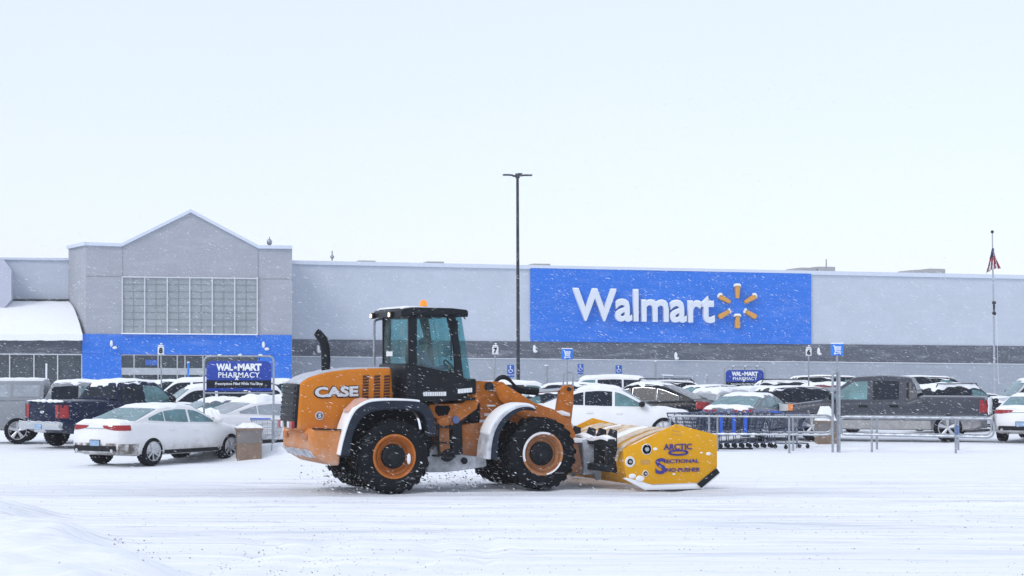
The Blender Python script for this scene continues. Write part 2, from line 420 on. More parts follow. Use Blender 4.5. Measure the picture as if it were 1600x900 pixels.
m = MB(); wquad(m, [(450, 530), (1760, 542.2), (1760, 571), (450, 557)], .06, -.2); m.build('dark_band', WDARK, store)
m = MB(); wquad(m, [(450, 557), (1760, 571), (1760, 640), (450, 640)], .045, -.2); m.build('base_wall', WBASE, store)
m = MB(); wquad(m, [(450, 556.3), (1760, 570.3), (1760, 571.1), (450, 557.1)], .10, .0); m.build('snow_ledge', SNOW, store)
m = MB(); wquad(m, [(829, 418.6), (1267.5, 427.5), (1267.5, 538), (829, 533.5)], .12, 0); m.build('sign_panel', WBLUE, store)
m = MB()
for x in (1386, 700, 1500):
    pass
# lettering
SIGNW = mat('sign_white', (.66, .71, .78), .55, var=.02, spec=.2); SPARK = mat('spark_amber', (.62, .30, .05), .5, var=.05)
a = wl(894, 500, .12); b = wl(1115, 504, .12); top = wl(894, 450.5, .12)
xd = Vector((b.x - a.x, 0, b.z - a.z)); wid = xd.length
text('sign_lettering', 'Walmart', SIGNW, (a.x, -.12, a.z - .05), xd, (0, 0, 1), wid, (top.z - a.z) * 1.0, store, bold=.018, depth=.30, space=.98)
text('lettering_snow', 'Walmart', SNOW, (a.x + .01, -.12, a.z + .03), xd, (0, 0, 1), wid - .02, (top.z - a.z) * 1.0, store, bold=.016, depth=.27, space=.98)
# snow lying on the letters' upper edges and the spark
cx, cy = 1153, 479
for k in range(6):
    ang = R(90 + 60 * k); M_ = MB()
    P = []
    for r, w_ in ((14, 2.6), (15.5, 3.4), (32.5, 5.0), (35.5, 4.4), (36.6, 2.4)):
        P.append((r, w_))
    pl = [(r, w_) for r, w_ in P] + [(r, -w_) for r, w_ in reversed(P)]
    pts = [(cx + r * math.cos(ang) * .93 - s_ * math.sin(ang) * .80, cy - (r * math.sin(ang) * .93 + s_ * math.cos(ang) * .80)) for r, s_ in pl]
    wquad(M_, pts, .36, .12); sp = M_.build('spark_ray', SPARK, store, bevel=.04)
    M2 = MB(); tops = []
    n = len(pts); cyy = sum(p[1] for p in pts) / n
    up = sorted([p for p in pts if p[1] < cyy - 1], key=lambda p: p[0])
    if k in (0, 3): up = [(cx - 5, min(p[1] for p in pts) + 2), (cx - 3, min(p[1] for p in pts)), (cx + 3, min(p[1] for p in pts)), (cx + 5, min(p[1] for p in pts) + 2)]
    if len(up) >= 2:
        poly = [(x, y - 2.0) for x, y in up] + [(x, y + 1.2) for x, y in reversed(up)]
        wquad(M2, poly, .42, .13); M2.build('snow_cap', SNOW, sp, bevel=.02)
# ---- entrance block
EO = 5.0
par = [(134, 379), (190, 381), (298, 327.5), (404, 384), (456.5, 384.5)]
body = par + [(456.5, 640), (134, 640)]
m = MB(); wquad(m, body, EO, .0)
A = [wl(134, 379, EO), wl(134, 640, EO), wl(107, 640, 0), wl(107, 385, 0)]
Bk = [Vector((A[0].x, 0, A[3].z)), Vector((A[0].x, 0, A[2].z))]
m.add([tuple(p) for p in A] + [tuple(p) for p in Bk], [(0, 1, 2, 3), (0, 3, 4), (1, 5, 2), (3, 2, 5, 4)])
m.build('entrance_block', WENTRY, store)
m = MB()
for i in range(len(par) - 1):
    (x0, y0), (x1, y1) = par[i], par[i + 1]
    wquad(m, [(x0 - .3, y0 - 1), (x1 + .3, y1 - 1), (x1 + .3, y1 + 4.2), (x0 - .3, y0 + 4.2)], EO + .14 + .004 * i, EO - .5)
a0, a1 = wl(134, 378, EO + .14), wl(107, 384, .14); b0, b1 = wl(134, 383.4, EO + .14), wl(107, 389, .14)
q = Vector((-.12, 0, 0)); r_ = Vector((.02, 0, 0))
vs = [a0 + q, a1 + q, b1 + q, b0 + q, a0 + r_, a1 + r_, b1 + r_, b0 + r_]
m.add(vs, [(0, 1, 2, 3), (7, 6, 5, 4), (0, 4, 5, 1), (3, 2, 6, 7), (0, 3, 7, 4), (1, 5, 6, 2)])
m.build('entrance_coping', COPE, store)
m = MB()
SEAM = mat('panel_seam', (.27, .275, .30), .8)
for pts in ([(134, 431, 190, 431.3)], [(403, 435, 456, 435.5)]):
    x0, y0, x1, y1 = pts[0]; wquad(m, [(x0, y0), (x1, y1), (x1, y1 + .7), (x0, y0 + .7)], EO + .02, EO - .05)
wquad(m, [(191.2, 383), (192, 383), (190.8, 521), (190, 521)], EO + .02, EO - .05); wquad(m, [(402.8, 386), (403.6, 386), (403.6, 523), (402.8, 523)], EO + .022, EO - .05)
m.build('wall_seams', SEAM, store)
# clerestory window
fr = MB(); pn = MB(); gb = MB()
wquad(pn, [(191, 432.5), (402.5, 435), (402, 521.5), (191, 521)], EO + .03, EO - .1)
def lerp(a, b, t): return a + (b - a) * t
for k in range(7):
    x = lerp(191, 402, k / 6); wquad(fr, [(x - .9, 432.5), (x + .9, 432.5), (x + .9, 522), (x - .9, 522)], EO + .13, EO)
wquad(fr, [(190, 431.6), (403.4, 434.2), (403.4, 436), (190, 433.4)], EO + .135, EO)
for k in range(6):
    x = lerp(191, 402, (k + .5) / 6); wquad(gb, [(x - .5, 433), (x + .5, 433), (x + .5, 521), (x - .5, 521)], EO + .05, EO)
for k in range(1, 8):
    y = lerp(433, 521, k / 8); wquad(gb, [(191, y - .45), (402.5, y + 1.3 * (1 - k / 8)), (402.5, y + .9 + 1.3 * (1 - k / 8)), (191, y + .45)], EO + .055, EO)
wf = fr.build('clerestory_window', MULL, store); pn.build('pane', CLER, wf); gb.build('glazing_bars', CLM, wf)
m = MB(); wquad(m, [(189, 520.2), (403, 521.8), (403, 523.6), (189, 522)], EO + .3, EO); m.build('window_sill_snow', SNOW, store, bevel=.03)
# blue band & piers
m = MB(); wquad(m, [(128.5, 522), (456, 523.5), (456, 640), (403, 640), (403, 555), (190, 553.5), (190, 640), (128.5, 640)], EO + .10, EO - .3); m.build('blue_entrance_surround', WBLUE, store)
m = MB(); wquad(m, [(129, 552.6), (456, 554.8), (456, 555.5), (129, 553.3)], EO + .105, EO); m.build('surround_seam', mat('blue_seam', (.02, .07, .42), .7), store)
# entrance glazing
fr = MB(); pn = MB(); wquad(pn, [(190, 554), (403, 555.5), (403, 640), (190, 640)], EO + .03, EO - .2)
for x in (209.5, 247, 277, 289, 317): wquad(fr, [(x - .9, 554), (x + .9, 554), (x + .9, 640), (x - .9, 640)], EO + .09, EO)
wquad(fr, [(190, 574.5), (403, 576), (403, 586), (190, 585.5)], EO + .095, EO); wquad(fr, [(190, 553.6), (403, 555.3), (403, 556.6), (190, 555)], EO + .092, EO)
eg = fr.build('entrance_doors', mat('door_frame_pale', (.42, .45, .49), .5), store); pn.build('pane', GLZ, eg)
m = MB(); wquad(m, [(227, 562), (246, 562.2), (246, 571), (227, 570.8)], EO + .11, EO + .04); m.build('door_notice', mat('notice_blue', (.03, .11, .42), .5), store)
# left wing: glazing, dark fascia, awning
VO = 4.9
m = MB(); wquad(m, [(-60, 521), (128.3, 522.5), (128.3, 553.5), (-60, 552)], VO, .2); m.build('fascia', WDARK, store)
fr = MB(); pn = MB(); wquad(pn, [(-60, 552), (128.3, 553.5), (128.3, 640), (-60, 640)], VO - .1, .2)
for x in (-25, 15, 53, 90, 127.6): wquad(fr, [(x - .8, 553), (x + .8, 553), (x + .8, 640), (x - .8, 640)], VO, VO - .12)
wquad(fr, [(-60, 551.8), (128.3, 553.3), (128.3, 555), (-60, 553.5)], VO + .02, VO - .12)
sg = fr.build('storefront_window', MULL, store); pn.build('pane', GLZ, sg)
m = MB()
a, b = wl(-60, 521.5, VO + .5), wl(129, 522.5, VO + .5); c_, d = wl(-60, 470, .05), wl(106, 469.5, .05)
d2 = wl(118, 482, 2.0)
n = 14; P = []
for i in range(n + 1):
    t = i / n; row = []
    for j in range(21):
        s = j / 20; lo = a.lerp(b, s); hi = c_.lerp(d, s); p = lo.lerp(hi, t); p = p + Vector((0, 0, .35 * math.sin(t * math.pi))) + Vector((0, 0, (random.random() - .5) * .04)); row.append(p)
    P.append(row)
m.slab(P, .35); m.build('snowy_awning', SNOW, store)
m = MB(); wquad(m, [(-60, 467), (108, 467.2), (108, 469.5), (-60, 469.5)], .35, 0); m.build('awning_flashing', mat('flashing_dark', (.06, .065, .075), .6), store)
m = MB(); wquad(m, [(-60, 404), (4, 404), (17.5, 421), (17.5, 468), (-2, 492), (-60, 492)], 2.2, 0); m.build('garden_gable', mat('gable_lilac_grey', (.47, .49, .58), .8, var=.05), store)
# wall lamps with snow on them
for x, y in ((178, 540), (415.5, 542)):
    m = MB(); c0 = wl(x, y, EO + .3); m.ell(c0 - Vector((.14, 0, -.12)), (.09, .12, .19)); m.ell(c0 + Vector((.05, 0, -.12)), (.14, .12, .09)); wlm = m.build('wall_floodlight', WHITEP, store, bevel=.06)
for x, y in ((447, 559), (497, 545), (835, 545), (1056, 556), (1279, 549)):
    m = MB(); c0 = wl(x, y, .25); m.ell(c0, (.10, .15, .24)); m.ell(c0 + Vector((.05, -.05, -.16)), (.14, .16, .09)); m.build('wall_floodlight', WHITEP, store, bevel=.05)
# service door outline
m = MB(); wquad(m, [(1036, 586.3), (1083, 587.3), (1083, 588.3), (1036, 587.3)], .10, 0); wquad(m, [(1036, 586.3), (1037, 586.3), (1037, 640), (1036, 640)], .102, 0); wquad(m, [(1082, 587), (1083, 587), (1083, 640), (1082, 640)], .102, 0); m.build('service_door_frame', MULL, store)
m = MB(); wquad(m, [(1035, 585.2), (1052, 585.6), (1052, 587), (1035, 586.6)], .2, 0); m.build('snow_on_door_hood', SNOW, store)
# roof plant
RB = at_depth(1290, 418, 138); ROOFM = mat('roof_unit_grey', (.42, .42, .42), .7)
def roofbox(x0, x1, y0, y1, lab, nm='rooftop_unit', dep=-12):
    m = MB(); wquad(m, [(x0, y0), (x1, y0 + .5), (x1, y1 + 6), (x0, y1 + 6)], dep, dep - 3); m.build(nm, ROOFM, store)
roofbox(1278, 1305, 416.5, 418.5, ''); roofbox(1452, 1477, 419.6, 422, ''); roofbox(1250, 1276, 418, 419, ''); roofbox(1428, 1452, 421.5, 422.5, '')
for x0, x1, y in ((560, 587, 406.8), (667, 694, 408.3), (833, 860, 411.7)): roofbox(x0, x1, y, y + 1, '')
m = MB()
def mast(m, px, y0, y1, off, r=.04, cap=True):
    a, b = wl(px, y1, off), wl(px, y0, off); m.cyl(a, b, r, r * .8, 6)
    return a, b
a, b = mast(m, 519, 392, 409, -4, .05); m.ell(a + Vector((0, 0, .3)), (.13, .13, .12)); a, b = mast(m, 421, 370, 385, 2, .04); m.ell(a + Vector((0, 0, .25)), (.16, .16, .2)); mast(m, 1291, 405, 422, -8, .05)
m.build('vent_pipe', GALV, store)
# ================================================================ VEHICLES
GDARK = mat('car_glass_dark', (.010, .016, .026), .15, var=.4, nscale=2, snow=.07, spec=.18)
GTEAL = mat('car_glass_teal', (.10, .21, .23), .15, var=.5, nscale=1.3, snow=.25)
GFROST = mat('car_glass_frosted', (.30, .34, .38), .4, var=.2, nscale=2, snow=.6)
RED = mat('tail_light_red', (.30, .008, .012), .3, var=.2, coat=.2); REDLIT = mat('brake_light_lit', (.6, .03, .02), .3, emit=(1, .08, .03), estr=.35)
CLEAR = mat('headlight_clear', (.60, .63, .66), .15, var=.1, coat=.5); AMB = mat('marker_amber', (.75, .22, .02), .3)
CHROME = mat('chrome', (.55, .57, .60), .2, .9, var=.05, snow=.2); ALLOY = mat('alloy_rim', (.50, .52, .55), .35, .5, var=.1, snow=.3)
WELL = mat('wheel_well', (.006, .007, .009), .9, var=.3, snow=.10, spec=.1); SEAMC = mat('door_gap', (.04, .04, .045), .8, var=.1); TRIM = mat('black_trim', (.010, .011, .014), .6, var=.3, snow=.08, spec=.2)
PLATE = mat('licence_plate', (.25, .38, .55), .5, var=.1)
def paint(name, col, dirty=.55, snow=.12, rough=.28, dcol=(.36, .34, .33), dz=.75):
    return mat('paint_' + name, col, rough, var=.06, nscale=1.5, coat=.12 if col[0] > .1 else .03, dirt=(*dcol, dz), dirt_amt=dirty, snow=snow, spec=.3 if col[0] > .1 else .14)
def interp(pts, x):
    if x <= pts[0][0]: return pts[0][1]
    for (a, za), (b, zb) in zip(pts, pts[1:]):
        if x <= b: return za + (zb - za) * (x - a) / (b - a + 1e-9)
    return pts[-1][1]
def smoothed(pts, r=.10):
    return lambda x: sum(interp(pts, x + d * r) for d in (-1, -.5, 0, .5, 1)) / 5
SPEC = dict(
  sedan=dict(L=4.83, W=1.86, H=1.46, wb=(-1.40, 1.40), rw=.345, top=[(-2.42, .86), (-2.36, .98), (-2.28, 1.04), (-1.6, 1.06), (-.3, .98), (1.0, .95), (1.5, .88), (2.1, .76), (2.36, .66), (2.42, .52)], g=(-1.95, -.95, .25, 1.25), wins=[(-1.45, -.92), (-.88, -.08), (.0, 1.0)], zb=.24, tl=.93),
  coupe=dict(L=4.75, W=1.89, H=1.62, wb=(-1.42, 1.44), rw=.375, top=[(-2.37, .9), (-2.3, 1.04), (-1.9, 1.08), (-.3, 1.02), (1.0, 1.0), (1.5, .97), (2.1, .86), (2.32, .74), (2.37, .6)], g=(-2.1, -.9, .2, 1.2), wins=[(-1.5, -.80), (-.76, .0), (.08, .95)], zb=.28, tl=.95),
  suv=dict(L=4.75, W=1.9, H=1.76, wb=(-1.38, 1.42), rw=.37, top=[(-2.37, .85), (-2.33, 1.05), (-1.9, 1.12), (.2, 1.08), (1.0, 1.07), (1.5, 1.05), (2.1, .97), (2.32, .85), (2.37, .62)], g=(-2.28, -1.95, .35, 1.15), wins=[(-2.0, -1.2), (-1.12, -.2), (-.12, .98)], zb=.3, tl=1.06),
  bigsuv=dict(L=5.15, W=2.0, H=1.9, wb=(-1.5, 1.5), rw=.40, top=[(-2.57, .85), (-2.53, 1.1), (-2.1, 1.2), (.3, 1.16), (1.1, 1.16), (1.6, 1.14), (2.35, 1.08), (2.52, .95), (2.57, .65)], g=(-2.48, -2.25, .45, 1.2), wins=[(-2.2, -1.3), (-1.22, -.2), (-.1, 1.0)], zb=.33, tl=1.15),
  hatch=dict(L=4.4, W=1.8, H=1.55, wb=(-1.28, 1.3), rw=.33, top=[(-2.2, .8), (-2.15, 1.0), (-1.8, 1.04), (.2, 1.0), (.9, .99), (1.4, .93), (1.95, .82), (2.15, .7), (2.2, .5)], g=(-2.08, -1.6, .3, 1.15), wins=[(-1.75, -1.1), (-1.04, -.1), (-.02, .98)], zb=.24, tl=.95),
  van=dict(L=5.1, W=1.98, H=1.78, wb=(-1.5, 1.55), rw=.35, top=[(-2.55, .85), (-2.5, 1.05), (-2.1, 1.08), (.6, 1.02), (1.2, 1.0), (1.7, .97), (2.3, .84), (2.5, .72), (2.55, .55)], g=(-2.46, -2.25, .75, 1.7), wins=[(-2.2, -1.2), (-1.12, -.1), (0, 1.35)], zb=.26, tl=1.1),
  pickup=dict(L=5.9, W=2.0, H=1.92, wb=(-1.80, 1.86), rw=.40, top=[(-2.95, 1.0), (-2.92, 1.3), (-2.7, 1.33), (-1.0, 1.33), (-.9, 1.22), (1.05, 1.19), (1.6, 1.17), (2.5, 1.12), (2.85, 1.02), (2.95, .7)], g=(-1.02, -.85, .62, 1.25), wins=[(-.82, -.02), (.06, 1.05)], zb=.40, tl=1.12, bed=(-2.86, -1.1)),
  ram=dict(L=6.1, W=2.02, H=1.95, wb=(-1.92, 2.05), rw=.41, top=[(-3.05, 1.05), (-3.02, 1.28), (-2.8, 1.30), (-.95, 1.30), (-.85, 1.20), (1.3, 1.18), (1.8, 1.16), (2.6, 1.06), (2.95, .95), (3.05, .7)], g=(-1.02, -.92, .85, 1.80), wins=[(-.86, -.72), (-.50, .26), (.42, 1.60)], zb=.33, tl=1.1, bed=(-2.95, -1.05)),
)
class Shape:
    def __init__(s, k):
        s.k = k; s.L = k['L']; s.W = k['W']; s.H = k['H']; s.top = smoothed(k['top'], .07); x0, x1, x2, x3 = k['g']; s.g = k['g']
        zr = s.top(x0); zf = s.top(x3); H = s.H - .02
        s.gp = smoothed([(x0 - .01, zr - .02), (x1, H - .05), ((x1 + x2) / 2, H + .01), (x2, H - .04), (x3, zf - .02)], .09 if 'bed' in k else .16)
    def w(s, x):
        u = abs(x) / (s.L / 2); return s.W / 2 * (1 - .055 * u ** 3 - .16 * max(0, (u - .86) / .14) ** 2.2)
    def bot(s, x):
        u = abs(x) / (s.L / 2); return s.k['zb'] + .12 * max(0, (u - .8) / .2) ** 1.5
    def ring(s, x):
        w = s.w(x); zb = s.bot(x); zt = s.top(x); h = zt - zb
        return [(0, zb), (w * .82, zb), (w * .955, zb + .05), (w * .99, zb + h * .28), (w, zb + h * .52), (w * .985, zb + h * .72), (w * .955, zt - .07), (w * .91, zt - .012), (w * .8, zt + .012), (w * .45, zt + .03), (0, zt + .035)]
    def hw(s, x, z):
        r = s.ring(x)[2:8]
        for (wa, za), (wb_, zb) in zip(r, r[1:]):
            if z <= zb: return wa + (wb_ - wa) * max(0, (z - za)) / (zb - za + 1e-9)
        return r[-1][0]
    def gsec(s, x):      # greenhouse: base half width, base z, roof half width, height
        zt = s.top(x); h = max(.0, s.gp(x) - zt); wb_ = s.w(x) * .905
        return wb_, zt - .03, wb_ - .30 * h - .02, h
    def gring(s, x):
        wb_, zt, wt, h = s.gsec(x)
        return [(wb_, zt), (wb_ - .01, zt + .03), (lerp(wb_, wt, .5) , zt + .03 + h * .45), (wt + .012, zt + .03 + h * .86), (wt - .05, zt + .03 + h * .955), (wt * .75, zt + .03 + h * .99), (wt * .35, zt + .03 + h * 1.005), (0, zt + .03 + h * 1.01)]
    def side_y(s, x, z):
        wb_, zt, wt, h = s.gsec(x); r = s.gring(x)[1:4]
        for (wa, za), (wc, zc) in zip(r, r[1:]):
            if z <= zc: return wa + (wc - wa) * max(0, z - za) / (zc - za + 1e-9)
        return r[-1][0]
def make_wheel(par, x, y, r, side, rimmat, spokes=5, detail=True, wdt=.24):
    c = (x, y, r); m = MB(); s = side
    prof = [(s * -.0 * wdt, r * .66), (s * .02, r * .70), (s * .02, r * .90), (-s * .01, r * .975), (-s * .04, r), (-s * (wdt - .04), r), (-s * wdt, r * .95), (-s * wdt, r * .6)]
    m.lathe(prof, c, 28 if detail else 18)
    if detail:
        for k in range(28):
            a = 2 * math.pi * k / 28; m.box((x + math.cos(a) * r * .993, y - s * wdt * .5, r + math.sin(a) * r * .993), (.02, wdt * .86, .03), M=Matrix.Rotation(-a, 3, 'Y'))
    t = m.build('tyre', RUBBER, par)
    m = MB()
    m.lathe([(s * .012, r * .70), (s * .018, r * .66), (-s * .03, r * .62), (-s * .07, r * .60), (-s * .07, r * .2), (-s * .07, .001)], c, 24, mi=1)
    m.lathe([(s * .014, r * .705), (s * .026, r * .68), (s * .012, r * .64), (-s * .03, r * .62)], c, 24, mi=0)
    for k in range(spokes):
        a = 2 * math.pi * k / spokes + .3
        for da in ((-.12, .12) if spokes <= 5 and detail else (0,)):
            p0 = Vector((x + math.cos(a) * r * .1, y - s * .02, r + math.sin(a) * r * .1)); p1 = Vector((x + math.cos(a + da) * r * .65, y + s * .0, r + math.sin(a + da) * r * .65))
            m.tube([p0, p1], [r * .085, r * .07], 6)
    m.cyl((x, y - s * .05, r), (x, y + s * .005, r), r * .17, r * .15, 12)
    m.build('rim', [rimmat, WELL], t)
    return t
def vehicle(kind, name, label, cat, loc, heading, body, scale=1.0, snow=1.0, detail=2, side_dir=None, tint=('d', 'd', 't'), ws='t', rwin='d', rim=ALLOY, group='vehicles parked in the snowy car park', rack=False, lit=False, topper=False, lowtrim=None, rearwin=True, chromewin=False, spokes=5, hoodsnow=None, mirrors=True, dirtyplate=True):
    k = SPEC[kind]; S = Shape(k); th = thing(name, label, cat, loc, R(heading), group, scale)
    Ln, W, H = S.L, S.W, S.H; gm = dict(d=GDARK, t=GTEAL, f=GFROST)
    # ---- body shell
    xs_ = [-Ln / 2, -Ln / 2 + .03, -Ln / 2 + .10, -Ln / 2 + .22]; x = -Ln / 2 + .4
    while x < Ln / 2 - .35: xs_.append(x); x += .17
    xs_ += [Ln / 2 - .22, Ln / 2 - .10, Ln / 2 - .03, Ln / 2]
    m = MB(); P = []
    for x in xs_:
        r = S.ring(x); P.append([(x, y, z) for y, z in r] + [(x, -y, z) for y, z in reversed(r[1:-1])])
    m.grid(P, close=True); n = len(P[0])
    m.add(P[0], [tuple(range(n))]); m.add(P[-1], [tuple(range(n))])
    bodyo = m.build('body', [body, WELL], th, smooth=50)
    # wheel arches are cut out of the shell
    cut = MB()
    for wx in k['wb']:
        for s in (-1, 1):
            y0 = s * (W / 2 - .34); y1 = s * (W / 2 + .2)
            cut.cyl((wx, y0, k['rw'] + .01), (wx, y1, k['rw'] + .01), k['rw'] * (1.24 if 'bed' in k else 1.16), None, 26, mi=1)
    if 'bed' in k and not topper:
        cut.box(((k['bed'][0] + k['bed'][1]) / 2, 0, 1.25), (k['bed'][1] - k['bed'][0], W * .80, .5), mi=0)
    co = cut.build('cutter', [body, WELL], None, smooth=0)
    md = bodyo.modifiers.new('b', 'BOOLEAN'); md.object = co; md.operation = 'DIFFERENCE'; md.solver = 'EXACT'
    dg = bpy.context.evaluated_depsgraph_get(); nm = bpy.data.meshes.new_from_object(bodyo.evaluated_get(dg)); bodyo.modifiers.clear()
    nm.name = 'body'; bodyo.data = nm; bpy.data.objects.remove(co)
    # ---- greenhouse (pillars and roof)
    x0, x1, x2, x3 = S.g; m = MB(); P = []
    N_ = 30
    for i in range(N_ + 1):
        x = lerp(x0 - .02, x3 + .02, i / N_); r = S.gring(x); P.append([(x, y, z) for y, z in r] + [(x, -y, z) for y, z in reversed(r[:-1])])
    m.grid(P); m.build('cabin', body, th, smooth=50)
    # ---- glass
    def sidewin(a, b, s, g, nm='side_window'):
        m = MB(); top = []; bot = []
        nn_ = 12
        for i in range(nn_ + 1):
            x = lerp(a, b, i / nn_); wb_, zt, wt, h = S.gsec(x)
            zl = zt + .03 + .035; zh = zt + .03 + h * .86 - .05
            if zh - zl < .015: continue
            zm = (zl + zh) / 2
            top.append([(x, s * (S.side_y(x, z) + .007), z) for z in (zl, zm, zh)])
        if len(top) < 2: return
        m.slab(top, Vector((0, -s * .02, 0))); wnd = m.build(nm, g, th)
        if chromewin:
            t2 = MB(); pl = [Vector(r[0]) for r in top] + [Vector(r[2]) for r in reversed(top)]
            t2.tube(pl, .010, 5, closed=True); t2.build('window_trim', CHROME, wnd)
        return wnd
    for s in (-1, 1):
        for (a, b), c_ in zip(k['wins'], tint[-len(k['wins']):] if len(k['wins']) < 3 else tint): sidewin(a, b, s, gm[c_])
    def endwin(xa, xb, g, nm, ta=.05, tb=.92):
        m = MB(); P = []
        for i in range(9):
            x = lerp(xa, xb, lerp(ta, tb, i / 8)); wb_, zt, wt, h = S.gsec(x); row = []
            z0 = zt + .03; 
            for j in range(9):
                t = -1 + 2 * j / 8; wloc = (wt - .075)
                yy = t * wloc; q = abs(t)
                zz = z0 + h * lerp(1.01, .97, q ** 2) + .010
                row.append((x + (.012 if xb > xa else -.012), yy, zz))
            P.append(row)
        m.slab(P, .03); return m.build(nm, g, th)
    endwin(x2, x3, gm[ws], 'windshield', .10, .90)
    if rearwin: endwin(x1, x0, gm[rwin], 'rear_window', .10, .86)
    # ---- snow caps
    def cap(xa, xb, fn, hwf, t, nm, seed):
        rs = random.Random(seed); m = MB(); P = []; nx_, ny_ = 22, 12
        ph = [rs.random() * 6 for _ in range(6)]
        for i in range(nx_ + 1):
            u = i / nx_; x = lerp(xa, xb, u); row = []
            for j in range(ny_ + 1):
                v = -1 + 2 * j / ny_
                e = min(1, (1 - abs(v)) * 6) * min(1, min(u, 1 - u) * 10)
                jit = .035 * math.sin(ph[0] + 9 * u) + .025 * math.sin(ph[1] + 23 * u)
                xx = x + (.05 * math.sin(ph[2] + 3 * v) + .04 * math.sin(ph[3] + 8 * v)) * (1 if u in (0, 1) else .3)
                y = v * (hwf(x) + jit)
                z = fn(x, y) + t * e ** .5 * (1 + .3 * math.sin(ph[4] + 5 * u * 2 + 3 * v) + .2 * math.sin(ph[5] + 13 * u - 7 * v)) + .004
                row.append((xx, y, z))
            P.append(row)
        m.slab(P, .03); return m.build(nm, SNOW, th)
    def roofz(x, y):
        r = S.gring(x)
        for (wa, za), (wb_, zb) in zip(r[3:], r[4:]):
            if abs(y) >= wb_ - 1e-6: return za + (zb - za) * (wa - abs(y)) / (wa - wb_ + 1e-9)
        return r[-1][1]
    def deckz(x, y):
        r = S.ring(x); 
        for (wa, za), (wb_, zb) in zip(r[7:], r[8:]):
            if abs(y) >= wb_ - 1e-6: return za + (zb - za) * (wa - abs(y)) / (wa - wb_ + 1e-9)
        return r[-1][1]
    if snow > 0:
        cap(x1 - .02, x2 + .1, roofz, lambda x: S.gsec(x)[2] - .02, .040 * snow, 'roof_snow', sum(map(ord, label)))
        hs_ = snow if hoodsnow is None else hoodsnow
        if hs_ > 0: cap(x3 + .05, Ln / 2 - .2, deckz, lambda x: S.w(x) * .86, .030 * hs_, 'hood_snow', 5)
        if kind in ('sedan', 'coupe') and x0 + Ln / 2 > .3: cap(-Ln / 2 + .06, x0 - .0, deckz, lambda x: S.w(x) * .84, .04 * snow, 'boot_snow', 8)
        if 'bed' in k:
            if not topper:
                m = MB(); P = [[(lerp(k['bed'][0] + .01, k['bed'][1] - .01, i / 16), lerp(-W * .395, W * .395, j / 8), 1.16 + .05 * math.sin(i * 1.3 + j)) for j in range(9)] for i in range(17)]
                m.slab(P, .15); m.build('snow_in_bed', SNOW, th)
                if hs_ > .5:
                    m = MB()
                    for i in range(7):
                        m.ell((-Ln / 2 + .07, -W * .36 + i * W * .12 + .05 * math.sin(i * 5), 1.335), (.06, .14, .035 + .02 * math.sin(i * 7)))
                    m.build('tailgate_snow', SNOW, th)
    # ---- wheels
    for wx in k['wb']:
        for s in (-1, 1): make_wheel(th, wx, s * (W / 2 - .015), k['rw'], s, rim, spokes, detail >= 2)
    # ---- lights
    z = k['tl']; pk = 'bed' in k
    for s in (-1, 1):
        m = MB(); P = []
        hgt = .20 if pk else (.07 if kind == 'sedan' else .12)
        if pk: z = 1.06
        for i in range(5):
            x = -Ln / 2 + [.0, .03, .08, .14, .22][i] * (1 if pk else 1.4); zz = [z - hgt, z, z + hgt * .85]
            P.append([(x, s * (S.hw(x, q) + .008), q) for q in zz])
        m.slab(P, Vector((0, -s * .03, 0)))
        wr = S.hw(-Ln / 2, z)
        inn = .14 if pk else (.42 if kind == 'sedan' else .25)
        m.prism([(s * wr, z - hgt), (s * (wr), z + hgt * .85), (s * (wr - inn), z + hgt * (.85 if pk else .7)), (s * (wr - inn * .9), z - hgt * (1 if pk else .3))], -Ln / 2 - .012, -Ln / 2 + .03, ax='x')
        m.build('tail_light', REDLIT if lit else RED, th, bevel=.01)
        m = MB(); P = []; zf = k['top'][-2][1] - .02 if not pk else .98
        for i in range(6):
            x = Ln / 2 - [.42, .3, .2, .1, .03, 0][i]; hh = [.03, .06, .075, .08, .08, .08][i] * (1.5 if pk else 1)
            P.append([(x, s * (S.hw(x, q) + .008), q) for q in (zf - hh, zf, zf + hh * .8)])
        m.slab(P, Vector((0, -s * .03, 0))); wr = S.hw(Ln / 2, zf)
        m.box((Ln / 2 + .0, s * (wr - .17), zf), (.03, .34, .16 * (1.5 if pk else 1)))
        m.build('headlight', CLEAR, th)
        if kind == 'ram' and s == 1:
            m = MB(); m.slab([[(-Ln / 2 - .03 - .03 * min(1, min(j, 8 - j)) - .01 * math.sin(i * 2 + j), lerp(-W * .40, W * .40, j / 8), .80 + .5 * i / 6) for j in range(9)] for i in range(7)], Vector((.02, 0, 0))); m.build('tailgate_snow_plaster', SNOW, th)
        if kind == 'ram':
            m = MB(); P = [[(x, s * (S.hw(x, q) + .012), q) for q in (.88, .98, 1.07)] for x in (Ln / 2 - .42, Ln / 2 - .34, Ln / 2 - .27)]
            m.slab(P, Vector((0, -s * .03, 0))); m.build('turn_signal', AMB, th)
    # ---- bumper, plate, grille, lower trim
    m = MB(); zb = S.bot(-Ln / 2)
    if pk:
        bw = W * .93; m.box((-Ln / 2 - .06, 0, .64), (.16, bw, .22)); m.box((-Ln / 2 - .05, 0, .50), (.10, .5, .1)); bo = m.build('rear_bumper', CHROME, th, bevel=.03)
        m = MB(); m.box((-Ln / 2 - .15, 0, .62), (.012, .31, .155)); m.build('licence_plate', PLATE, bo)
        m = MB(); P = [[(-Ln / 2 - .06 + .05 * math.sin(i), lerp(-bw / 2, bw / 2, i / 12), .755), (-Ln / 2 - .13, lerp(-bw / 2, bw / 2, i / 12), .76 + .02 * math.sin(i * 2.3))] for i in range(13)]; m.slab(P, .012); m.build('snow_on_bumper', SNOW, bo)
        m = MB(); m.box((Ln / 2 + .04, 0, .62), (.16, bw, .22)); m.build('front_bumper', CHROME if kind == 'pickup' else body, th, bevel=.03)
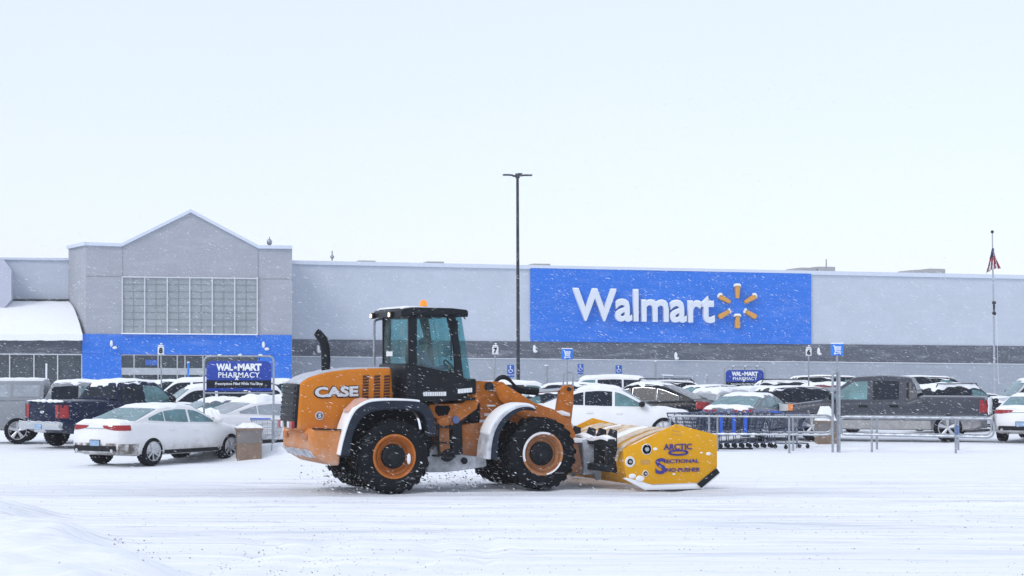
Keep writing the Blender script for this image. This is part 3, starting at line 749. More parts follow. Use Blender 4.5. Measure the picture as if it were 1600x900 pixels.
        m = MB(); m.box((Ln / 2 + .005, 0, .92), (.05, W * .52, .30)); m.build('grille', TRIM, th, bevel=.02)
        for y in (-1, 1): m = MB(); m.box((-Ln / 2 - .004, y * W * .385, 1.02), (.02, .016, .5)); m.build('tailgate_gap', SEAMC, th)
        m = MB(); m.box((-Ln / 2 - .012, 0, 1.15), (.02, .22, .06)); m.build('tailgate_handle', SEAMC, th)
        m = MB(); m.ell((-Ln / 2 - .02, 0, 1.02), (.015, .10, .045)); m.build('badge', CHROME, th)
    else:
        m.box((-Ln / 2 - .0, 0, zb + .07), (.06, W * .74, .13)); lt = m.build('rear_valance', TRIM, th, bevel=.02)
        for s in (-1, 1):
            m = MB(); m.cyl((-Ln / 2 - .05, s * W * .31, zb + .02), (-Ln / 2 + .1, s * W * .31, zb + .02), .045, None, 10); m.build('exhaust_tip', CHROME, th)
        zp = .55 if kind in ('sedan', 'coupe') else .75
        m = MB(); m.box((-Ln / 2 - .01, 0, zp), (.02, .34, .17)); m.box((-Ln / 2 - .022, 0, zp), (.006, .31, .145), mi=1); m.build('licence_plate', [TRIM, PLATE], th)
        m = MB(); m.box((-Ln / 2 - .002, 0, .40 if kind != 'bigsuv' else .5), (.012, W * .72, .012)); m.box((-Ln / 2 - .004, 0, k['tl'] - .02), (.014, W * .40, .02)); m.build('boot_gap', SEAMC if kind != 'sedan' else CHROME, th)
        m = MB(); m.box((Ln / 2 + .0, 0, .42), (.04, W * .5, .16)); m.box((Ln / 2 + .0, 0, .62), (.04, W * .32, .12)); m.build('grille', TRIM, th, bevel=.02)
    # ---- side trim: gaps, handles, sill, mirrors
    if detail >= 1:
        seams = [k['wins'][-1][1] + .08, k['wins'][-1][0] - .03, k['wins'][-2][0] + .0]
        for s in (-1, 1):
            for x in seams:
                m = MB()
                if abs(x - k['wb'][0]) < .2: x = k['wb'][0] + .47
                z0 = S.bot(x) + .1; z1 = S.top(x) - .03; P = [[(x - .011, s * (S.hw(x, lerp(z0, z1, i / 6)) + .004), lerp(z0, z1, i / 6)), (x + .011, s * (S.hw(x, lerp(z0, z1, i / 6)) + .004), lerp(z0, z1, i / 6))] for i in range(7)]
                m.slab(P, Vector((0, -s * .02, 0)))
            if pk:
                x = k['g'][0] - .0; z0 = .5; z1 = 1.26; P = [[(x - .012, s * (S.hw(x, lerp(z0, z1, i / 6)) + .004), lerp(z0, z1, i / 6)), (x + .012, s * (S.hw(x, lerp(z0, z1, i / 6)) + .004), lerp(z0, z1, i / 6))] for i in range(7)]
                m = MB(); m.slab(P, Vector((0, -s * .02, 0))); m.build('cab_gap', SEAMC, th); m = MB()
                m.lathe([(0, .085), (s * .006, .085), (s * .006, .075), (0, .075)], (-1.28, s * (S.hw(-1.28, 1.08) + .0), 1.08), 16); m.build('fuel_flap', SEAMC, th)
            for x in seams[1:]:
                hx = x + .14; hz = S.top(hx) - .16; m = MB(); m.box((hx, s * (S.hw(hx, hz) + .015), hz), (.26 if kind == 'ram' else .19, .03, .07 if kind == 'ram' else .04)); m.build('door_handle', TRIM if (kind in ('ram',)) else body, th, bevel=.01)
            m = MB(); P = []
            xa, xb = k['wb'][0] + k['rw'] * 1.2, k['wb'][1] - k['rw'] * 1.2
            for i in range(9):
                x = lerp(xa, xb, i / 8); zb = S.bot(x); P.append([(x, s * (S.hw(x, q) + .012), q) for q in (zb + .03, zb + .12 + (.16 if kind == 'ram' else .05 if pk else 0))])
            m.slab(P, Vector((0, -s * .05, 0))); m.build('side_sill', lowtrim or TRIM, th)
            if mirrors:
                mx = k['wins'][-1][1] - .12; mz = S.top(mx) + .10; my = s * (S.w(mx) * .93 + .09); m = MB()
                m.ell((mx, my, mz + (.03 if pk else 0)), (.09, .13, .085 if not pk else .12)); m.box((mx, my - s * .1, mz - .05), (.05, .12, .04)); m.build('wing_mirror', TRIM if (pk or kind == 'coupe') else body, th)
    if rack:
        m = MB()
        for s in (-1, 1): m.tube([(x1 + .1, s * (S.gsec(x1 + .1)[2] - .10), S.gp(x1 + .1) - .01), (x1 + .2, s * (S.gsec(x1 + .2)[2] - .10), H + .05), (x2 - .1, s * (S.gsec(x2 - .1)[2] - .10), H + .06), (x2, s * (S.gsec(x2)[2] - .10), S.gp(x2) - .01)], .02, 6)
        for x in (x1 + .5, x2 - .4): m.tube([(x, -W * .34, H + .055), (x, W * .34, H + .055)], .018, 6)
        m.build('roof_rack', TRIM, th)
    if topper:
        xa, xb = k['bed'][0] - .05, x0 - .03
        m = MB(); sec = [(W * .46, 1.31), (W * .45, 1.36), (W * .405, 1.83), (W * .37, 1.90), (W * .15, 1.95), (0, 1.955)]
        P = []
        for x in (xa, xa + .04, (xa + xb) / 2, xb - .03, xb):
            q = .0 if x not in (xa, xb) else .02; P.append([(x, y, z - q * (z > 1.5)) for y, z in sec] + [(x, -y, z - q * (z > 1.5)) for y, z in reversed(sec[:-1])])
        m.grid(P); nP = len(P[0]); m.add(P[0], [tuple(range(nP))]); m.add(P[-1], [tuple(range(nP))]); tp = m.build('camper_shell', body, th)
        for s in (-1, 1):
            for a, b in ((xa + .15, lerp(xa, xb, .48)), (lerp(xa, xb, .52), xb - .12)):
                m = MB(); m.slab([[(x, s * (lerp(W * .45, W * .405, (z - 1.36) / .47) + .008), z) for z in (1.42, 1.6, 1.78)] for x in (a, b)], Vector((0, -s * .02, 0))); m.build('shell_window', GFROST, tp)
        m = MB(); m.slab([[(lerp(xa + .05, xb - .02, i / 14), lerp(-W * .37, W * .37, j / 8), 1.955 + .035 * min(1, min(i, 14 - i) * .5) * min(1, min(j, 8 - j) * .7) + .008 * math.sin(i * 2 + j)) for j in range(9)] for i in range(15)], .06); m.build('shell_snow', SNOW, tp)
        m = MB(); m.box((xa - .01, 0, 1.6), (.02, W * .66, .34)); m.build('shell_rear_window', GDARK, tp)
    return th
def put(kind, px, Y): return (depth_x(px, Y), Y, 0.0)
def anchor(kind, lp, px, py, heading, scale=1.0):
    g = on_ground(px, py); a = R(heading); lx, ly = lp[0] * scale, lp[1] * scale
    return (g.x - (lx * math.cos(a) - ly * math.sin(a)), g.y - (lx * math.sin(a) + ly * math.cos(a)), 0.0)
CARS = []
def car(kind, label, cat, loc, heading, body, **kw):
    names = dict(sedan='parked_sedan', coupe='parked_crossover', suv='parked_suv', bigsuv='parked_suv', hatch='parked_hatchback', van='parked_minivan', pickup='pickup_truck', ram='pickup_truck')
    o = vehicle(kind, names[kind], label, cat, loc, heading, body, **kw); k = SPEC[kind]; s = kw.get('scale', 1); CARS.append((label, loc[0], loc[1], R(heading), k['L'] * s, k['W'] * s)); return o
PW = paint('white', (.76, .77, .78), dirty=.8, snow=.1, dz=.66, dcol=(.26, .23, .21)); PW2 = paint('white_clean', (.78, .79, .80), dirty=.3, dz=.6); PSIL = paint('silver', (.40, .42, .46), dirty=.4); PLS = paint('light_silver', (.50, .52, .56), dirty=.4, snow=.4)
PGREY = paint('graphite', (.060, .066, .085), dirty=.9, dcol=(.46, .45, .44), dz=.86, snow=.06); PNAVY = paint('navy', (.006, .013, .042), dirty=.2, snow=.12); PBLK = paint('black', (.007, .009, .014), dirty=.2, snow=.12, dcol=(.2, .2, .22))
PGRN = paint('dark_green', (.018, .03, .034), dirty=.3, snow=.25); PMAR = paint('maroon', (.16, .025, .03), dirty=.4, snow=.4); PDK = paint('dark_slate', (.018, .024, .038), dirty=.25, snow=.15, dcol=(.2, .2, .22)); PGS = paint('grey_silver', (.13, .15, .18), dirty=.4, snow=.3)
# left group
c1_ = car('sedan', 'white sedan with dirty rear bumper and red tail lights, parked nose away at the left', 'car', anchor('sedan', (-1.40, -.93), 240, 727.5, 57, 1.03), 57, PW, scale=1.03, tint=('t', 't', 't'), rwin='t', ws='t', spokes=7, snow=.8)
GRM = glass('road_grime', (1, 1, 1), .62)
def grime(th, kind, s):
    S_ = Shape(SPEC[kind]); L2 = S_.L / 2; m = MB()
    m.slab([[(x, s * (S_.hw(x, z) + .006), z) for z in (.30, .38, .46, .54)] for x in (-L2 + .02, -L2 + .1, -L2 + .25, -L2 + .45, -L2 + .55)], Vector((0, -s * .003, 0))); m.build('bumper_grime', GRM, th)
    m = MB(); wr = S_.hw(-L2, .4); m.box((-L2 - .006, s * wr * .62, .43), (.004, wr * .70, .26)); m.build('bumper_grime', GRM, th)
_n = GRM.node_tree.nodes; _n['Principled BSDF'].inputs['Base Color'].default_value = (.10, .07, .05, 1); _n['Principled BSDF'].inputs['Roughness'].default_value = .9; _n['Noise Texture'].inputs['Scale'].default_value = 5
_n['Map Range'].inputs[1].default_value = .38; _n['Map Range'].inputs[2].default_value = .80; _n['Map Range'].inputs[3].default_value = 0; _n['Map Range'].inputs[4].default_value = .7
grime(c1_, 'sedan', -1); grime(c1_, 'sedan', 1)
car('pickup', 'dark navy pickup truck seen from behind with snow on its tailgate', 'pickup truck', anchor('pickup', (-1.80, .95), 86, 696.5, 50, 1.04), 50, PNAVY, scale=1.04, tint=('d', 'd', 't'), ws='t', rwin='d', snow=.9)
car('pickup', 'silver grey pickup truck with a camper shell, parked at the far left edge', 'pickup truck', anchor('pickup', (-1.80, -1.0), 27, 693.5, 7, 1.02), 7, paint('silver_grey', (.25, .27, .30), dirty=.5), scale=1.02, topper=True, tint=('f', 'd', 't'), ws='t', snow=.9)
car('sedan', 'grey sedan with frosted side windows behind the left pharmacy sign', 'car', put('sedan', 335, 58), 207, PGS, tint=('f', 'f', 't'), ws='t', snow=1.0, hoodsnow=.8)
car('van', 'white minivan with pale teal windshield behind the white sedan', 'minivan', put('van', 330, 64.5), 200, PW2, tint=('d', 'd', 'd'), ws='t', snow=1.2)
car('bigsuv', 'white suv with dark windows farthest back, left of the pharmacy sign', 'suv', put('bigsuv', 298, 74), 182, PW2, tint=('d', 'd', 'd'), snow=.8)
car('sedan', 'white snow-buried sedan whose red tail light shows right of the left trash box', 'car', put('sedan', 428, 55.0), 35, PW2, tint=('f', 'f', 'f'), rwin='f', snow=2.6, ws='f', scale=1.03)
car('bigsuv', 'dark suv with thick roof snow just behind the loader\'s rear end', 'suv', put('bigsuv', 440, 67), 15, PDK, snow=1.5)
car('suv', 'dark suv mostly hidden between the navy pickup and the pharmacy sign', 'suv', put('suv', 232, 76), 180, PDK, snow=1.0, detail=1)
# middle group
car('coupe', 'white crossover with black mirror and dark side glass behind the snow pusher', 'car', put('coupe', 956, 60.5), -3, PW2, scale=1.11, tint=('d', 'd', 't'), ws='t', snow=.8, hoodsnow=.4, spokes=9)
car('coupe', 'black suv with chrome window trim and a red tail light, right of the white crossover', 'suv', put('coupe', 1000, 67.0), 158, PBLK, tint=('d', 'd', 'd'), chromewin=True, snow=.8, scale=1.11, hoodsnow=.5)
car('bigsuv', 'small white suv with dark windows, left of the blue cart sign', 'suv', put('bigsuv', 826, 76), 0, PW2, scale=.92, snow=.8)
car('sedan', 'dark sedan with snowy hood just right of the loader\'s hoses', 'car', put('sedan', 838, 68), 190, PDK, snow=1.3)
car('suv', 'dark suv showing its roof above the white crossover', 'suv', put('suv', 926, 73), 5, PDK, snow=.8, scale=.97)
car('bigsuv', 'white suv farthest back behind the handicap parking signs', 'suv', put('bigsuv', 925, 82), 180, PW2, snow=1.0)
car('suv', 'dark suv with roof rack behind the black suv', 'suv', put('suv', 1010, 76), 178, PBLK, snow=.5, rack=True)
car('suv', 'dark green suv with pale teal windshield, left of the distant pharmacy sign', 'suv', put('suv', 1092, 74), 222, PGRN, snow=.4, ws='t', scale=.92)
car('suv', 'silver suv plastered with snow in front of the distant pharmacy sign', 'suv', put('suv', 1146, 68.5), 48, PLS, snow=1.3, rwin='f', tint=('f', 'f', 'f'), scale=.90)
car('van', 'pale minivan with frosted rear glass, right of the snow-plastered silver suv', 'minivan', put('van', 1197, 71), 50, PLS, scale=.89, snow=1.5, rwin='f', tint=('f', 'f', 'f'))
car('sedan', 'grey sedan with red tail light behind the row of shopping carts', 'car', put('sedan', 1176, 63.2), 62, PGS, snow=1.0, rwin='t', tint=('t', 't', 't'), scale=1.03)
car('suv', 'dark suv behind the hood of the graphite pickup truck', 'suv', put('suv', 1262, 68.5), 25, PDK, snow=.3, tint=('d', 'd', 'd'), scale=.95)
car('suv', 'dark suv with snowy roof under the number 6 sign', 'suv', put('suv', 1254, 79), 0, PDK, snow=1.2, rack=True, scale=.97)
car('suv', 'maroon suv with frosted roof left of the right corral posts', 'suv', put('suv', 1270, 74.5), 185, PMAR, snow=1.3, tint=('f', 'f', 'f'), scale=.95)
car('bigsuv', 'black suv directly behind the right corral\'s tall posts', 'suv', put('bigsuv', 1316, 83), 5, PBLK, snow=.4)
# right group
car('ram', 'graphite crew cab pickup truck with salt-stained sills behind the corral rails', 'pickup truck', anchor('ram', (-1.92, 1.0), 1481, 690.5, 163, 1.08), 163, PGREY, scale=1.08, tint=('d', 'd', 't'), ws='t', snow=0, hoodsnow=0, rim=ALLOY, spokes=5, lowtrim=mat('salted_sill', (.33, .33, .33), .7, var=.2, snow=.3))
car('suv', 'snow-covered suv with one lit brake light behind the graphite truck\'s bed', 'suv', put('suv', 1500, 70), 32, PBLK, snow=2.0, rwin='d', lit=True, rack=True, scale=.95)
car('bigsuv', 'dark suv farthest back behind the cab of the graphite truck', 'suv', put('bigsuv', 1465, 81), 2, PBLK, snow=.4)
car('pickup', 'silver pickup truck cut off by the right edge of the picture', 'pickup truck', put('pickup', 1622, 72), 182, PLS, tint=('d', 'd', 'd'), ws='t', snow=.5)
car('sedan', 'white sedan seen from behind at the right edge with red tail lights', 'car', put('sedan', 1622, 62.5), 62, PW, tint=('d', 'd', 'd'), rwin='t', snow=.8, scale=1.04)
def obb(c):
    _, x, y, a, l, w_ = c; u = (math.cos(a), math.sin(a)); v = (-u[1], u[0])
    return [(x + i * u[0] * l / 2 + j * v[0] * w_ / 2, y + i * u[1] * l / 2 + j * v[1] * w_ / 2) for i, j in ((-1, -1), (1, -1), (1, 1), (-1, 1))]
for i in range(len(CARS)):
    for j in range(i):
        A_, B_ = obb(CARS[i]), obb(CARS[j]); best = 9
        for P_ in (A_, B_):
            for e in range(2):
                ax = (P_[e + 1][0] - P_[e][0], P_[e + 1][1] - P_[e][1]); ln = math.hypot(*ax); ax = (ax[0] / ln, ax[1] / ln)
                a_ = [p[0] * ax[0] + p[1] * ax[1] for p in A_]; b_ = [p[0] * ax[0] + p[1] * ax[1] for p in B_]
                best = min(best, min(max(a_), max(b_)) - max(min(a_), min(b_)))
        if best > 0: print('OVERLAP %.2f' % best, '|', CARS[i][0], '|', CARS[j][0])
# ================================================================ THE WHEEL LOADER
TH = R(21); g0 = on_ground(616, 771)
LO = Vector((g0.x - (1.28 * math.sin(TH)), g0.y + 1.28 * math.cos(TH), 0))
LX = Vector((math.cos(TH), math.sin(TH), 0)); LY = Vector((-math.sin(TH), math.cos(TH), 0))
def lp(px, py, yl):          # photo pixel -> loader (x, z) on the lengthwise plane y = yl
    h = hit_plane(px, py, LO + LY * yl, LY) - LO
    return (h.dot(LX), h.z)
def sm(pts, k=3):
    out = []; n = len(pts)
    for i in range(n - 1):
        p0, p1, p2, p3 = pts[max(i - 1, 0)], pts[i], pts[i + 1], pts[min(i + 2, n - 1)]
        for j in range(k):
            t = j / k; out.append(tuple(.5 * (2 * b + (c - a) * t + (2 * a - 5 * b + 4 * c - d) * t * t + (3 * b - a - 3 * c + d) * t ** 3) for a, b, c, d in zip(p0, p1, p2, p3)))
    return out + [pts[-1]]
def q1(pts, yl): return [lp(420 + x * .37777, 450 + y * .37777, yl) for x, y in pts]
def q2(pts, yl): return [lp(640 + x * .37777, 450 + y * .37777, yl) for x, y in pts]
def q3(pts, yl): return [lp(860 + x * .2, 620 + y * .2, yl) for x, y in pts]
def q4(pts, yl): return [lp(640 + x * .2, 560 + y * .2, yl) for x, y in pts]
ORG = mat('loader_orange', (.56, .18, .012), .5, var=.08, nscale=2, spec=.22, snow=.05, dirt=(.55, .50, .48, 1.5), dirt_amt=.75)
ORG2 = mat('loader_orange_weathered', (.45, .135, .014), .6, var=.2, nscale=3, snow=.25, spec=.18, dirt=(.42, .36, .33, 1.8), dirt_amt=.6)
CABB = mat('cab_black', (.007, .009, .013), .45, var=.3, snow=.06, spec=.2); FEND = mat('fender_dark', (.016, .022, .036), .6, var=.2, snow=.12, spec=.2)
SMEAR = mat('smeared_snow', (.60, .50, .38), .7, var=.35, nscale=3, snow=.95, bump=.4); SLUSH = mat('slush_grey', (.50, .52, .56), .7, var=.45, nscale=4, bump=.6, bscale=10); CABGL = glass('cab_glass', (.68, .88, .90), .92)
STEELG = mat('coupler_grey', (.42, .45, .50), .55, var=.3, nscale=5, snow=.8); YEL = mat('pusher_yellow', (.74, .36, .006), .5, var=.06, nscale=2, snow=.08, spec=.2)
YELS = mat('mouldboard_yellow_snowy', (.62, .30, .02), .5, var=.15, nscale=2, snow=.45, spec=.2); LETB = mat('lettering_violet', (.045, .03, .22), .5, var=.05)
lo = thing('wheel_loader', 'orange wheel loader with black cab pushing a yellow snow pusher across the snow', 'wheel loader', LO, TH)
# --- hood and engine bay
hy = .62
hp = q1([(118, 588), (131, 394), (165, 371), (215, 355), (270, 344), (330, 337), (420, 332), (508, 331), (516, 470), (516, 620), (300, 620)], -hy)
m = MB(); m.prism(hp, -hy, hy); hood = m.build('engine_hood', ORG, lo, bevel=.07, seg=3)
tp = q1([(131, 394), (165, 371), (215, 355), (270, 344), (330, 337), (420, 332), (505, 331)], -hy)
m = MB(); P = []
for i in range(25):
    t = i / 24 * (len(tp) - 1); a = int(min(t, len(tp) - 2)); u = t - a; x = lerp(tp[a][0], tp[a + 1][0], u); z = lerp(tp[a][1], tp[a + 1][1], u)
    P.append([(x, lerp(-.56, .56, j / 10), z + .006 + (.022 + .008 * math.sin(i + j)) * min(1, min(j, 10 - j) * .5) * (1 if i < 18 else .4)) for j in range(11)])
m.slab(P, .06); m.build('hood_snow', mat('hood_top_frosted', (.46, .49, .55), .6, var=.15, nscale=3, snow=.6), hood)
a, b = q1([(130, 395), (117, 580)], -hy)
m = MB(); m.prism([(a[0] + .03, a[1]), (b[0] + .03, b[1]), (b[0] - .06, b[1]), (a[0] - .05, a[1] - .02)], -.57, .57); gr = m.build('rear_grille', CABB, lo, bevel=.03)
m = MB()
for k in range(1, 9):
    t = k / 9; m.box((lerp(a[0], b[0], t) - .065, 0, lerp(a[1], b[1], t)), (.03, 1.0, .035))
m.build('louvre', DARKMETAL, gr)
for s in (-1, 1):
    m = MB(); m.box((b[0] - .07, s * .48, b[1] + .06), (.06, .20, .15)); m.build('tail_light', RED, lo, bevel=.015)
    m = MB(); m.box((b[0] - .075, s * .26, b[1] + .06), (.05, .16, .13)); m.build('reversing_light', CLEAR, lo, bevel=.015)
VENT = mat('vent_dark', (.06, .025, .018), .8, var=.5, nscale=14)
for x0 in (390, 437, 478):
    m = MB(); m.prism(q1([(x0, 362), (x0 + 24, 360), (x0 + 22, 456), (x0 - 3, 456)], -hy - .01), -hy - .012, -hy + .02); v = m.build('side_vent', VENT, lo)
    m = MB()
    for k in range(7): m.prism(q1([(x0 - 1, 372 + k * 12), (x0 + 23, 370 + k * 12), (x0 + 23, 373 + k * 12), (x0 - 1, 375 + k * 12)], -hy - .02), -hy - .028, -hy)
    m.build('slat', ORG2, v)
SILVER = mat('lettering_silver', (.60, .62, .66), .35, .3, var=.05)
a, b, c = q1([(188, 453), (370, 448), (188, 410)], -hy - .02)
dx = Vector((b[0] - a[0], 0, b[1] - a[1])); hh = c[1] - a[1]
text('lettering_outline', 'CASE', CABB, (a[0] - .01, -hy + .005, a[1] - .025), dx, (0, 0, 1), dx.length + .03, hh + .04, lo, bold=.075, depth=.02)
text('lettering', 'CASE', SILVER, (a[0] + .01, -hy - .005, a[1] + .0), dx, (0, 0, 1), dx.length - .01, hh, lo, bold=.045, depth=.03)
c = q1([(209, 528)], -hy)[0]
m = MB(); m.cyl((c[0], -hy - .02, c[1]), (c[0], -hy + .01, c[1]), .085, None, 20, 0); m.cyl((c[0], -hy - .028, c[1]), (c[0], -hy - .0, c[1]), .066, None, 20, 1); m.build('round_badge', [SILVER, mat('badge_blue', (.05, .06, .13), .4)], lo)
text('badge_letter', 'S', SILVER, (c[0] - .032, -hy - .03, c[1] - .045), (1, 0, 0), (0, 0, 1), .065, .09, lo, bold=.05, depth=.006)
# exhaust stack
pts = [(235, 352), (236, 300), (234, 250), (225, 215), (200, 183)]
P = q1(pts, -.15); m = MB(); m.tube([(x, -.15, z) for x, z in P], [.085, .095, .095, .10, .085], 14); ex = m.build('exhaust_stack', CABB, lo, smooth=60)
e = P[-1]; m = MB(); m.cyl((e[0] + .0, -.15, e[1]), (e[0] - .012, -.15, e[1] + .008), .075, None, 14); m.build('stack_mouth', WELL, ex)
# counterweight
cw = q1([(186, 582), (302, 586), (300, 600), (293, 735), (254, 735), (190, 697), (176, 670), (172, 610)], -1.12)
m = MB(); m.prism(cw, -1.12, 1.12); m.build('counterweight', ORG, lo, bevel=.10, seg=3)
m = MB(); m.prism(q1([(186, 579), (300, 584), (300, 588), (186, 584)], -1.14), -1.135, -1.0); m.build('counterweight_seam', CABB, lo)
m = MB(); pz = q1([(30, 606)], 1.1)[0][1]; xr = min(p[0] for p in cw)
for s in (-1, 1): m.box((xr - .01, s * .75, pz + .02), (.05, .3, .12))
m.build('rear_reflector', ORG2, lo, bevel=.02)
m = MB(); xs_r = [(xr - .02 + .01 * math.sin(i * 3), lerp(-1.05, 1.05, i / 14)) for i in range(15)]
P = [[(x, y, min(p[1] for p in cw) + .30 - k * .075 + .012 * math.sin(y * 7 + k)) for x, y in [(x + k * .07, y) for x, y in xs_r]] for k in range(3)]
m.slab(P, Vector((.05, 0, 0))); m.build('caked_slush', SLUSH, lo)
# --- wheels
def loader_wheel(x, y, s):
    r = .745; c = (x, y, r - .02); wdt = .56; m = MB()
    prof = [(0, r * .60), (s * .03, r * .64), (s * .045, r * .78), (s * .02, r * .90), (-s * .03, r * .955), (-s * (wdt - .03), r * .955), (-s * (wdt + .02), r * .90), (-s * (wdt + .04), r * .75), (-s * wdt, r * .58)]
    m.lathe(prof, c, 44); nL = 22
    for k in range(nL):
        for h in (0, 1):
            a = 2 * math.pi * (k + h * .5) / nL; Mx = Matrix.Rotation(-a + math.pi / 2, 3, 'Y') @ Matrix.Rotation((.55 if h else -.55), 3, 'Z')
            yo = -s * wdt * (.25 if h else .75)
            m.box((c[0] + math.cos(a) * r * .965, c[1] + yo, c[2] + math.sin(a) * r * .965), (.085, wdt * .56, .034), M=Mx)
    t = m.build('tyre', RUBBER, lo, bevel=0); m = MB()
    m.lathe([(s * .01, r * .60), (s * .028, r * .585), (s * .028, r * .55), (-s * .02, r * .53), (-s * .05, r * .45), (-s * .10, r * .42), (-s * .12, r * .40), (-s * .12, .0)], c, 40)
    m.lathe([(s * .016, r * .46), (-s * .02, r * .475), (-s * .08, r * .43)], c, 40)
    rm = m.build('rim', mat('rim_orange_snowy' if x > 1 else 'rim_orange', (.44, .20, .09) if x > 1 else (.46, .15, .03), .6, var=.2, snow=.8 if x > 1 else .25, spec=.2), t); m = MB()
    m.lathe([(-s * .11, r * .33), (-s * .03, r * .32), (0, r * .27), (s * .01, r * .18), (s * .03, r * .16), (s * .03, 0)], c, 28)
    for k in range(12): a = 2 * math.pi * k / 12; m.cyl((c[0] + math.cos(a) * r * .235, c[1] - s * .02, c[2] + math.sin(a) * r * .235), (c[0] + math.cos(a) * r * .235, c[1] + s * .025, c[2] + math.sin(a) * r * .235), .018, None, 6)
    m.build('hub', CABB, rm); m = MB()
    if x > 1:
        m.lathe([(s * .012, r * .595), (s * .05, r * .59), (s * .045, r * .545), (s * .0, r * .53)], c, 30, ang0=R(70), ang1=R(200)); m.lathe([(s * .012, r * .595), (s * .045, r * .58), (s * .035, r * .545)], c, 20, ang0=R(-80), ang1=R(-25)); m.build('rim_snow', SNOW, rm)
    else:
        m.ell((c[0] + r * .40, c[1] + s * .01, c[2] - .05), (.04, .03, .11)); m.build('rim_snow', SNOW, rm)
    return t
fx = lp(848, 714, -1.28)[0]
for x in (0, fx):
    for s in (-1, 1): loader_wheel(x, s * 1.28, s)
    m = MB(); m.cyl((x, -1.1, .72), (x, 1.1, .72), .17, None, 16); m.ell((x, 0, .72), (.34, .34, .32)); m.cyl((x, -.85, .72), (x, -.6, .72), .27, None, 16); m.cyl((x, .6, .72), (x, .85, .72), .27, None, 16); m.build('axle', DARKMETAL, lo)
# --- rear fenders
outer = [(297, 692), (308, 640), (322, 590), (338, 545), (362, 505), (395, 482), (430, 470), (500, 466), (575, 467), (625, 472), (655, 484), (676, 515), (688, 560), (694, 610)]
inner = [(336, 695), (340, 645), (350, 600), (366, 565), (386, 537), (415, 517), (450, 507), (500, 503), (570, 503), (612, 508), (636, 520), (650, 545), (658, 580), (662, 615)]
for s in (-1, 1):
    oo, ii_ = q1(sm(outer), -1.3), q1(sm(inner), -1.3)
    m = MB(); m.band(oo, ii_, s * 1.32, s * .86); fe = m.build('rear_fender', FEND, lo, bevel=.02)
    cxx = sum(p[0] for p in oo) / len(oo)
    m = MB(); no = [(p[0] + (-.035 if i < 13 else 0), p[1] + (.04 if i > 9 else .015)) for i, p in enumerate(oo[:28])]
    m.band(no, [(p[0] + .005, p[1] - .005) for p in oo[:28]], s * 1.30, s * .7); m.build('fender_snow', SNOW, fe, bevel=.012)
    m = MB(); m.band(q1([(332, 512), (352, 490), (382, 462), (408, 455), (430, 462)], -1.3), q1([(352, 512), (372, 498), (395, 480), (415, 472), (434, 470)], -1.3), s * 1.15, s * .80); m.build('fender_flap', mat('fender_pink', (.62, .36, .28), .5, snow=.5), fe, bevel=.015)
    m = MB(); m.prism(ii_, s * .74, s * .66); m.build('fender_inner_wall', WELL, fe)
# --- front fenders
outer = [(318, 708), (322, 660), (332, 610), (348, 570), (372, 535), (402, 508), (436, 491), (470, 484), (500, 487), (522, 497)]
inner = [(378, 712), (378, 665), (384, 620), (396, 585), (414, 556), (436, 534), (460, 518), (484, 510), (505, 508), (522, 512)]
for s in (-1, 1):
    oo, ii_ = q2(sm(outer), -1.3), q2(sm(inner), -1.3); mid_ = [(lerp(a_[0], b_[0], .30), lerp(a_[1], b_[1], .30)) for a_, b_ in zip(oo, ii_)]; m = MB(); m.band(oo, mid_, s * 1.30, s * .70); fe = m.build('front_fender', SLUSH, lo, bevel=.02)
    m = MB(); m.band(mid_, [(lerp(a_[0], b_[0], .75), lerp(a_[1], b_[1], .75)) for a_, b_ in zip(oo, ii_)], s * 1.29, s * .70); m.build('fender_lip', FEND, fe)
    m = MB(); m.band([(p[0] - .02, p[1] + .045) for p in oo[6:]], [(p[0] + .02, p[1] - .02) for p in oo[6:]], s * 1.27, s * .74); m.build('fender_snow', SNOW, fe, bevel=.015)
# --- belly and rear frame
m = MB(); m.prism(q1([(655, 690), (700, 640), (760, 640), (800, 690), (900, 700), (905, 740), (820, 752), (740, 762), (655, 764)], -.62), -.62, .62); m.build('belly_frame', SLUSH, lo, bevel=.06)
m = MB(); m.prism(q1([(290, 590), (700, 590), (900, 640), (900, 700), (660, 720), (290, 700)], -.45), -.45, .45); m.build('main_frame', DARKMETAL, lo, bevel=.04)
m = MB(); m.prism(q1([(662, 482), (760, 478), (800, 476), (850, 440), (878, 438), (862, 500), (800, 545), (760, 570), (690, 540), (668, 520)], -.72), -.72, .72); m.build('cab_platform', ORG2, lo, bevel=.03)
m = MB(); m.prism(q1([(690, 486), (745, 486), (752, 500), (740, 526), (702, 530), (688, 510)], -.735), -.735, -.70); m.build('platform_opening', WELL, lo, bevel=.01)
m = MB(); m.prism(q1([(700, 545), (745, 530), (748, 600), (750, 690), (712, 690), (695, 600)], -.8), -.8, -.3); m.build('step_box', ORG2, lo, bevel=.03)
m = MB()
for y0, y1 in ((568, 576), (636, 642), (690, 698)): m.prism(q1([(688, y0), (772, y0 + 4), (772, y1 + 4), (688, y1)], -.98), -.98, -.75)
for x0 in (700, 764): m.prism(q1([(x0, 560), (x0 + 6, 560), (x0 + 6, 700), (x0, 700)], -.96), -.97, -.93)
m.build('access_ladder', CABB, lo, bevel=.006)
m = MB(); m.prism(q1([(755, 530), (800, 530), (800, 690), (755, 690)], -.7), -.7, .7); m.build('hydraulic_tank', CABB, lo, bevel=.03)
m = MB(); c = q1([(773, 545)], -.74)[0]; m.cyl((c[0], -.78, c[1]), (c[0], -.65, c[1]), .075, None, 14); m.build('filter_cap', mat('filter_blue', (.10, .14, .30), .5, snow=.5), lo)
